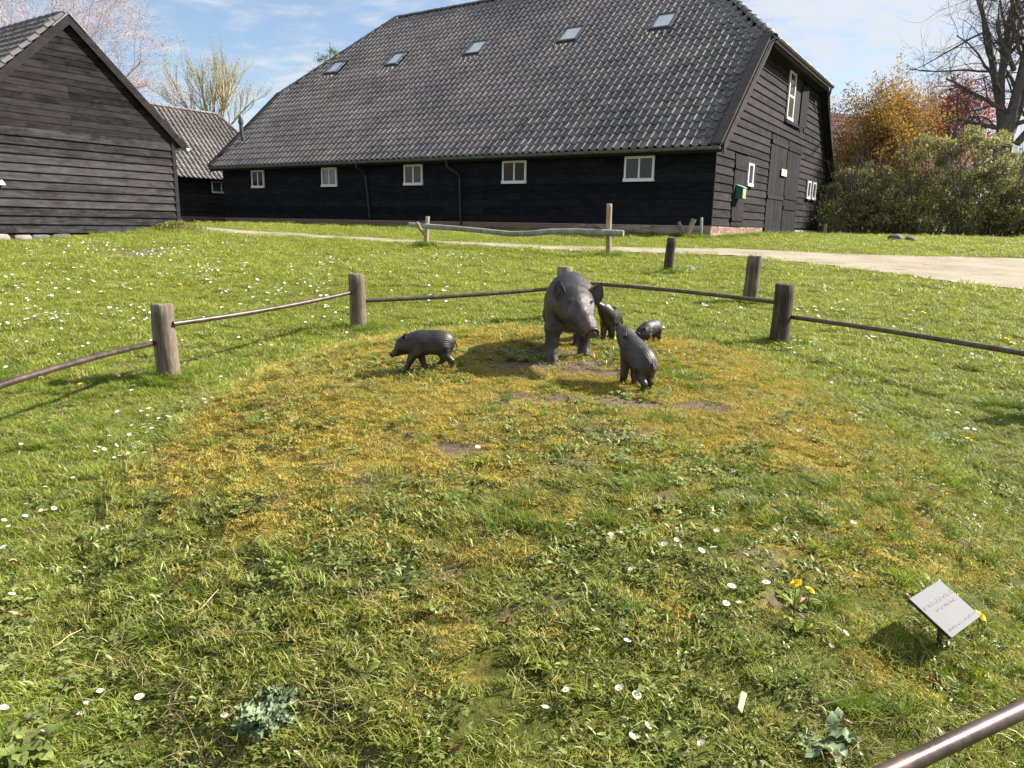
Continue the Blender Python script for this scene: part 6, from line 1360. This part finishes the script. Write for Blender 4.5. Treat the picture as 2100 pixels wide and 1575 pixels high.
for j, L in byl.items():
    L.sort()
    for r_, (dl_, x, y, k, d) in enumerate(L):
        z = gz(x, y); nm = 'daisy'; col_ = 'pinkish' if k == 'p' else 'white'; h = 0.030+0.012*rd.random()
        tl = (rd.gauss(0.0, 0.25), rd.gauss(0, 0.25)+0.15, rd.uniform(0, 6.28)); sc_ = rd.uniform(0.85, 1.2)
        if d < 5.2:
            o = empty(nm, (x, y, z+h), tl[2]); o.rotation_euler = tl; o.scale = (sc_,)*3
            link('petals', PM[2] if k == 'p' else PM[rd.choice((0, 0, 1))], o)
            link('flower_centre', CM, o); link('stem', rd.choice(SM), o)
        else:
            o = link(nm, FARM, None, (x, y, z+h+0.004), tl); o.scale = (sc_,)*3
        if r_ < 10: lab = 'small %s daisy in the grass, %snearest to %s' % (col_, ordn[r_], LM[j][1]); g = 'daisies in the grass'
        else:
            ax_, ay_ = x-LM[j][0][0], y-LM[j][0][1]; side = ('right of' if ax_ > 0 else 'left of') if abs(ax_) > abs(ay_) else ('behind' if ay_ > 0 else 'in front of'); far_ = 'farther' if dl_ > 1.6 else 'close'
            lab = 'small white daisy in the patch %s %s %s' % ('lying farther out' if dl_ > 1.6 else 'lying close', side, LM[j][1]); g = '%s patch of daisies %s %s' % (far_, side, LM[j][1])
        tag(o, lab, 'daisy', g)
rest = placed[300:]
if rest:
    V0 = np.array([tuple(v.co) for v in FARM.vertices]); V = []; F8 = []; F4 = []
    for i, (d, x, y, k) in enumerate(rest):
        R_ = np.array(Euler((rd.gauss(0, 0.3), rd.gauss(0, 0.3), rd.uniform(0, 6))).to_matrix()); V.append(V0 @ R_.T*rd.uniform(1.1, 1.9)+np.array((x, y, gz(x, y)+0.045))); F8.append(np.arange(8)+i*16)
        F4 += [[i*16+q, i*16+(q+1) % 8, i*16+8+(q+1) % 8, i*16+8+q] for q in range(8)]
    me = mesh_np('distant_daisies', np.concatenate(V), [np.array(F4), np.array(F8)], M['petal']); tag(link('distant_daisies', me), 'drifts of tiny white daisies across the far lawn', 'daisies', kind='stuff')
# dandelions
DM = []
for r_, n_ in ((0.021, 34), (0.016, 26)):
    V = []; F = []
    for k in range(n_):
        for lay, (rr, hh) in enumerate(((1.0, 0.15), (0.72, 0.35), (0.42, 0.5))):
            a = 2*PI*(k+lay*0.33)/n_; w_ = PI/n_*0.9; b = len(V); rj = rr*rd.uniform(0.85, 1.05)
            V += [(math.cos(a-w_)*r_*0.15, math.sin(a-w_)*r_*0.15, 0.1*r_), (math.cos(a+w_)*r_*0.15, math.sin(a+w_)*r_*0.15, 0.1*r_), (math.cos(a+w_)*r_*rj, math.sin(a+w_)*r_*rj, hh*r_), (math.cos(a-w_)*r_*rj, math.sin(a-w_)*r_*rj, hh*r_)]; F.append((b, b+3, b+2, b+1))
    me = bpy.data.meshes.new('dandelion'); me.from_pydata(V, [], F); me.materials.append(M['dandelion_yellow']); me.update(); DM.append(me)
def dandelion(px, py, lab, h=0.05, tilt=(0.2, 0.3), leaves=False, sc_=1.0, grp='dandelions in the lawn'):
    x, y = hit(px, py, h); z = gz(x, y); o = empty('dandelion', (x, y, z)); tag(o, lab, 'dandelion', grp)
    f = link('flower_head', DM[0], o, (0, 0, h), (tilt[0], tilt[1], 0)); f.scale = (sc_,)*3
    m = MB(); m.tube([(0.004, 0.004, -0.01), (0.0, 0.0, h*0.5), (0, 0, h)], 0.0022, 6, cap=False); link('stem', m.mesh('stem', M['stem_green'], True), o)
    if leaves:
        P_ = []; r = np.random.default_rng(int(px))
        for i in range(9): P_.append(leaf_strip((0, 0, 0.008), i*0.75+r.normal()*0.2, 0.06+0.035*r.random(), 0.017, 0.7, 0.5, r.random(), 8, 0.22))
        V = []; F = []
        for v, a, b, t in P_: q = len(V); V += v; F += [tuple(i+q for i in f_) for f_ in a]
        me = mesh_np('leaves', np.array(V), np.array(F), M['bright_leaf']); a = me.attributes.new('tint', 'FLOAT', 'POINT'); a.data.foreach_set('value', np.repeat(0.7, len(V)).astype(np.float32)); link('leaves', me, o)
    return o
dandelion(1633, 1198, 'yellow dandelion with leaves left of the plaque, the bigger of the pair', 0.085, (0.1, -0.45), True, 1.0); dandelion(1661, 1211, 'yellow dandelion right beside the bigger one left of the plaque', 0.075, (0.1, 0.5), False, 0.85)
dandelion(2010, 1264, 'yellow dandelion half hidden behind the right end of the plaque', 0.06, (0.3, 0.5), False, 1.0); dandelion(1987, 901, 'yellow dandelion in the grass at the right edge below the post shadow', 0.045, (0.2, 0.2)); dandelion(166, 789, 'yellow dandelion in the shadow of the left fence post', 0.06, (0.2, 0.2))
fy = [((1894, 641), 'yellow dandelion on the lawn beyond the right fence rail, alone'), ((2065, 695), 'yellow dandelion close to the right edge above the rail'), ((2076, 704), 'yellow dandelion just below another one at the right edge'), ((1768, 507), 'yellow dandelion on the verge in front of the barn gable'), ((369, 583), 'yellow dandelion in the left lawn above the first rail'), ((1904, 568), 'yellow dandelion at the lower edge of the gravel path'), ((1580, 525), 'yellow dandelion near the tops of the split post and the path')]
for (px, py), lab in fy: dandelion(px, py, lab, 0.05, (0.3, 0.2), False, 1.25)
for i in range(34):
    px = rd.choice((rd.gauss(1895, 40), rd.gauss(1975, 45), rd.gauss(2060, 40), rd.uniform(1715, 1890))); py = rd.gauss(504+0.03*(px-1950), 6)
    if 1700 < px < 2150: dandelion(px, py, 'yellow dandelion among many in the verge between path and shrubs', 0.06, (0.3, 0.2), False, 1.7, 'dandelions in the verge beyond the path')
# rosette weeds
def rosette(name, px, py, n, L, wd, mat, lab, rise=0.45, droop=0.45, lobes=0.0, seg=8, seed=1):
    x, y = hit(px, py); r = np.random.default_rng(seed); o = empty(name, (x, y, gz(x, y))); tag(o, lab, 'weed')
    for i in range(n):
        l = L*(0.55+0.5*r.random()); v, f, _, t = leaf_strip((r.normal()*0.012, r.normal()*0.012, 0.01), i*2.4+r.normal()*0.2, l, wd*(0.8+0.4*r.random()), rise*(0.4+r.random()), droop, r.random(), seg, lobes, 0.22)
        v = np.array(v); v += r.normal(size=v.shape)*np.array((0.0015, 0.0015, 0.0030)); v[:, 2] += 0.006*np.sin(np.arange(len(v))*1.3+i); v[:, 2] = np.maximum(v[:, 2], 0.004+0.02*(i/n))
        me = mesh_np('leaf', v, np.array(f), M[mat]); a = me.attributes.new('tint', 'FLOAT', 'POINT'); a.data.foreach_set('value', np.array(t, np.float32)); link('leaf', me, o)
rosette('toothed_weed', 545, 1492, 84, 0.098, 0.019, 'grey_leaf', 'grey green toothed leaf rosette in the left foreground', 1.0, 0.8, 0.38, 12, 3)
rosette('toothed_weed', 575, 1440, 26, 0.07, 0.020, 'grey_leaf', 'smaller grey green rosette just behind the large toothed one', 0.8, 0.6, 0.28, 8, 4)
rosette('dock_plant', 1690, 1535, 11, 0.115, 0.036, 'grey_leaf', 'pale broad leaved dock plant beside the near rail', 0.7, 0.5, 0.08, 8, 5)
rosette('dock_plant', 60, 1545, 16, 0.10, 0.040, 'weed_leaf', 'broad leaved green plant in the lower left corner', 0.6, 0.5, 0.1, 8, 6)
rosette('broad_leaf_weed', 1640, 1290, 8, 0.055, 0.022, 'bright_leaf', 'bright green broad leaves under the pair of dandelions', 0.8, 0.4, 0.0, 6, 7)
rosette('broad_leaf_weed', 700, 1170, 14, 0.045, 0.022, 'weed_leaf', 'low broad leaved weed on the left front slope', 0.6, 0.5, 0.0, 5, 8)
rosette('broad_leaf_weed', 985, 955, 14, 0.075, 0.022, 'bright_leaf', 'light green long leaved weed in the middle of the mound front', 0.7, 0.5, 0.0, 6, 9)
rosette('broad_leaf_weed', 895, 1250, 16, 0.05, 0.026, 'weed_leaf', 'round leaved weed in the centre foreground', 0.5, 0.4, 0.0, 5, 10)
rosette('broad_leaf_weed', 1120, 1380, 12, 0.06, 0.018, 'bright_leaf', 'narrow leaved weed below the centre of the foreground', 0.8, 0.5, 0.0, 6, 12)
rosette('broad_leaf_weed', 1330, 715, 10, 0.07, 0.020, 'bright_leaf', 'leafy weed at the mound edge in front of the farthest piglet', 0.9, 0.5, 0.0, 6, 14)
rosette('broad_leaf_weed', 1360, 1050, 16, 0.075, 0.024, 'weed_leaf', 'dark leafy weed on the right front slope of the mound', 0.8, 0.5, 0.1, 7, 15)
rosette('broad_leaf_weed', 1190, 705, 9, 0.05, 0.018, 'bright_leaf', 'small leafy weed between the feet of the sow', 0.9, 0.5, 0.0, 6, 16)
# seed stalk beside the front piglet
x, y = hit(1327, 800); o = empty('seed_stalk', (x, y, gz(x, y))); tag(o, 'thin weed stalk with small leaves right behind the front piglet', 'weed')
m = MB()
for dx, h in ((-0.006, 0.19), (0.03, 0.17)): m.tube([(0, -0.01, 0), (dx*0.5, -0.02, h*0.5), (dx, -0.02, h)], 0.0016, 5)
link('stalk', m.mesh('stalk', M['stem_green'], True), o); rng = np.random.default_rng(3)
pts = np.concatenate([rng.normal(size=(40, 3))*0.008+np.array((-0.006, -0.02, 0.19)), rng.normal(size=(40, 3))*0.008+np.array((0.03, -0.02, 0.17)), rng.normal(size=(90, 3))*np.array((0.03, 0.02, 0.012))+np.array((0.02, -0.02, 0.03))]); link('leaves', cards(pts, 0.014, rng, M['bright_leaf'], 'leaves', 0.6), o)
# dry leaves and wood chips
simple('dry_leaf', (0.42, 0.26, 0.15), 0.8, var=0.3, scale=30); simple('red_dry_leaf', (0.26, 0.10, 0.05), 0.8, var=0.3, scale=30); simple('chip_wood', (0.55, 0.42, 0.26), 0.8, var=0.2, scale=20)
def dry_leaf(px, py, L, mat, lab, seed):
    x, y = hit(px, py, 0.02); r = random.Random(seed); V = []; F = []; n = 6
    for i in range(n+1):
        t = i/n; w_ = L*0.42*math.sin(PI*min(0.97, 0.08+t*0.9))*(1+0.25*math.sin(t*14+seed))
        for s in (-1, 0, 1): V.append((L*(t-0.5), s*w_/2, 0.010*abs(s)+0.012*math.sin(t*3+seed)+r.gauss(0, 0.0012)))
    for i in range(n):
        for j in (0, 1): F.append((3*i+j, 3*i+j+1, 3*i+j+4, 3*i+j+3))
    me = bpy.data.meshes.new('dry_leaf'); me.from_pydata(V, [], F); me.materials.append(M[mat]); me.update(); me.polygons.foreach_set('use_smooth', np.ones(len(F), bool))
    tag(link('dry_leaf', me, None, (x, y, gz(x, y)+0.026), (r.gauss(0, 0.3), r.gauss(0, 0.3), r.uniform(0, 6))), lab, 'dry leaf', 'dry leaves in the grass')
for i, (px, py, L, mt, lab) in enumerate(((1747, 1038, 0.045, 'dry_leaf', 'crumpled tan leaf high on the right slope'), (1680, 1394, 0.035, 'dry_leaf', 'tan leaf curled in the grass below the plaque shadow'), (1466, 1195, 0.028, 'red_dry_leaf', 'reddish dry leaf on the right front slope'), (1650, 1243, 0.04, 'dry_leaf', 'brown leaf leaning between the two dandelions'),
        (30, 1160, 0.04, 'dry_leaf', 'pale tan leaf at the left edge of the foreground'), (35, 1266, 0.045, 'dry_leaf', 'larger pale leaf at the left edge, lower than the other'), (1035, 1277, 0.045, 'red_dry_leaf', 'brown curled leaf in the centre foreground'), (1155, 1405, 0.035, 'red_dry_leaf', 'dark curled leaf beside a daisy in the lower centre'), (955, 1280, 0.03, 'dry_leaf', 'small tan leaf left of the brown curled one'),
        (1840, 1490, 0.025, 'red_dry_leaf', 'small reddish leaf near the near rail'), (2085, 1455, 0.03, 'dry_leaf', 'tan leaf just above the near rail at the right edge'), (95, 1515, 0.035, 'dry_leaf', 'orange tan leaf on the weeds in the lower left corner'), (1580, 700, 0.06, 'dry_leaf', 'pale leaf on the lawn left of the right fence post'), (340, 965, 0.02, 'red_dry_leaf', 'tiny orange leaf on the left flank of the mound'), (930, 1545, 0.04, 'red_dry_leaf', 'brown leaf at the bottom edge of the foreground'), (2005, 1435, 0.02, 'red_dry_leaf', 'small orange leaf above the near rail'))):
    dry_leaf(px, py, L, mt, lab, i+3)
def stick(px0, py0, px1, py1, r, mat, lab, nm='twig', cat='twig', h=0.03):
    a = hit(px0, py0, h); b = hit(px1, py1, h); p = [Vector((a[0]+(b[0]-a[0])*t, a[1]+(b[1]-a[1])*t, 0)) for t in (0, 0.33, 0.66, 1)]; q = p[0].copy(); q.z = gz(q.x, q.y)
    pts = [(v.x-q.x+random.gauss(0, 0.004), v.y-q.y+random.gauss(0, 0.004), gz(v.x, v.y)+h-q.z) for v in p]; m = MB(); m.tube(pts, [r, r, r*0.9, r*0.5], 6); tag(link(nm, m.mesh(nm, M[mat], True), None, q), lab, cat)
stick(395, 1262, 455, 1208, 0.0018, 'chip_wood', 'thin pale straw stalk lying on the left front slope, the upper of two'); stick(100, 1335, 165, 1290, 0.0018, 'chip_wood', 'thin pale stalk in the lower left foreground, the lower of two')
stick(1728, 1477, 1752, 1488, 0.004, 'dry_leaf', 'short broken twig left of the near rail')
x, y = hit(1520, 1448, 0.02); m = MB(); m.hexa([(-0.042, -0.007, 0), (0.036, -0.010, 0), (0.042, 0.006, 0), (-0.030, 0.008, 0), (-0.045, -0.006, 0.004), (0.036, -0.009, 0.005), (0.040, 0.006, 0.005), (-0.030, 0.007, 0.004)]); tag(link('wood_chip', m.mesh('wood_chip', M['chip_wood']), None, (x, y, gz(x, y)+0.032), (0.15, -0.1, 1.15)), 'flat pale wood chip lying in the grass in the lower right foreground', 'wood chip')
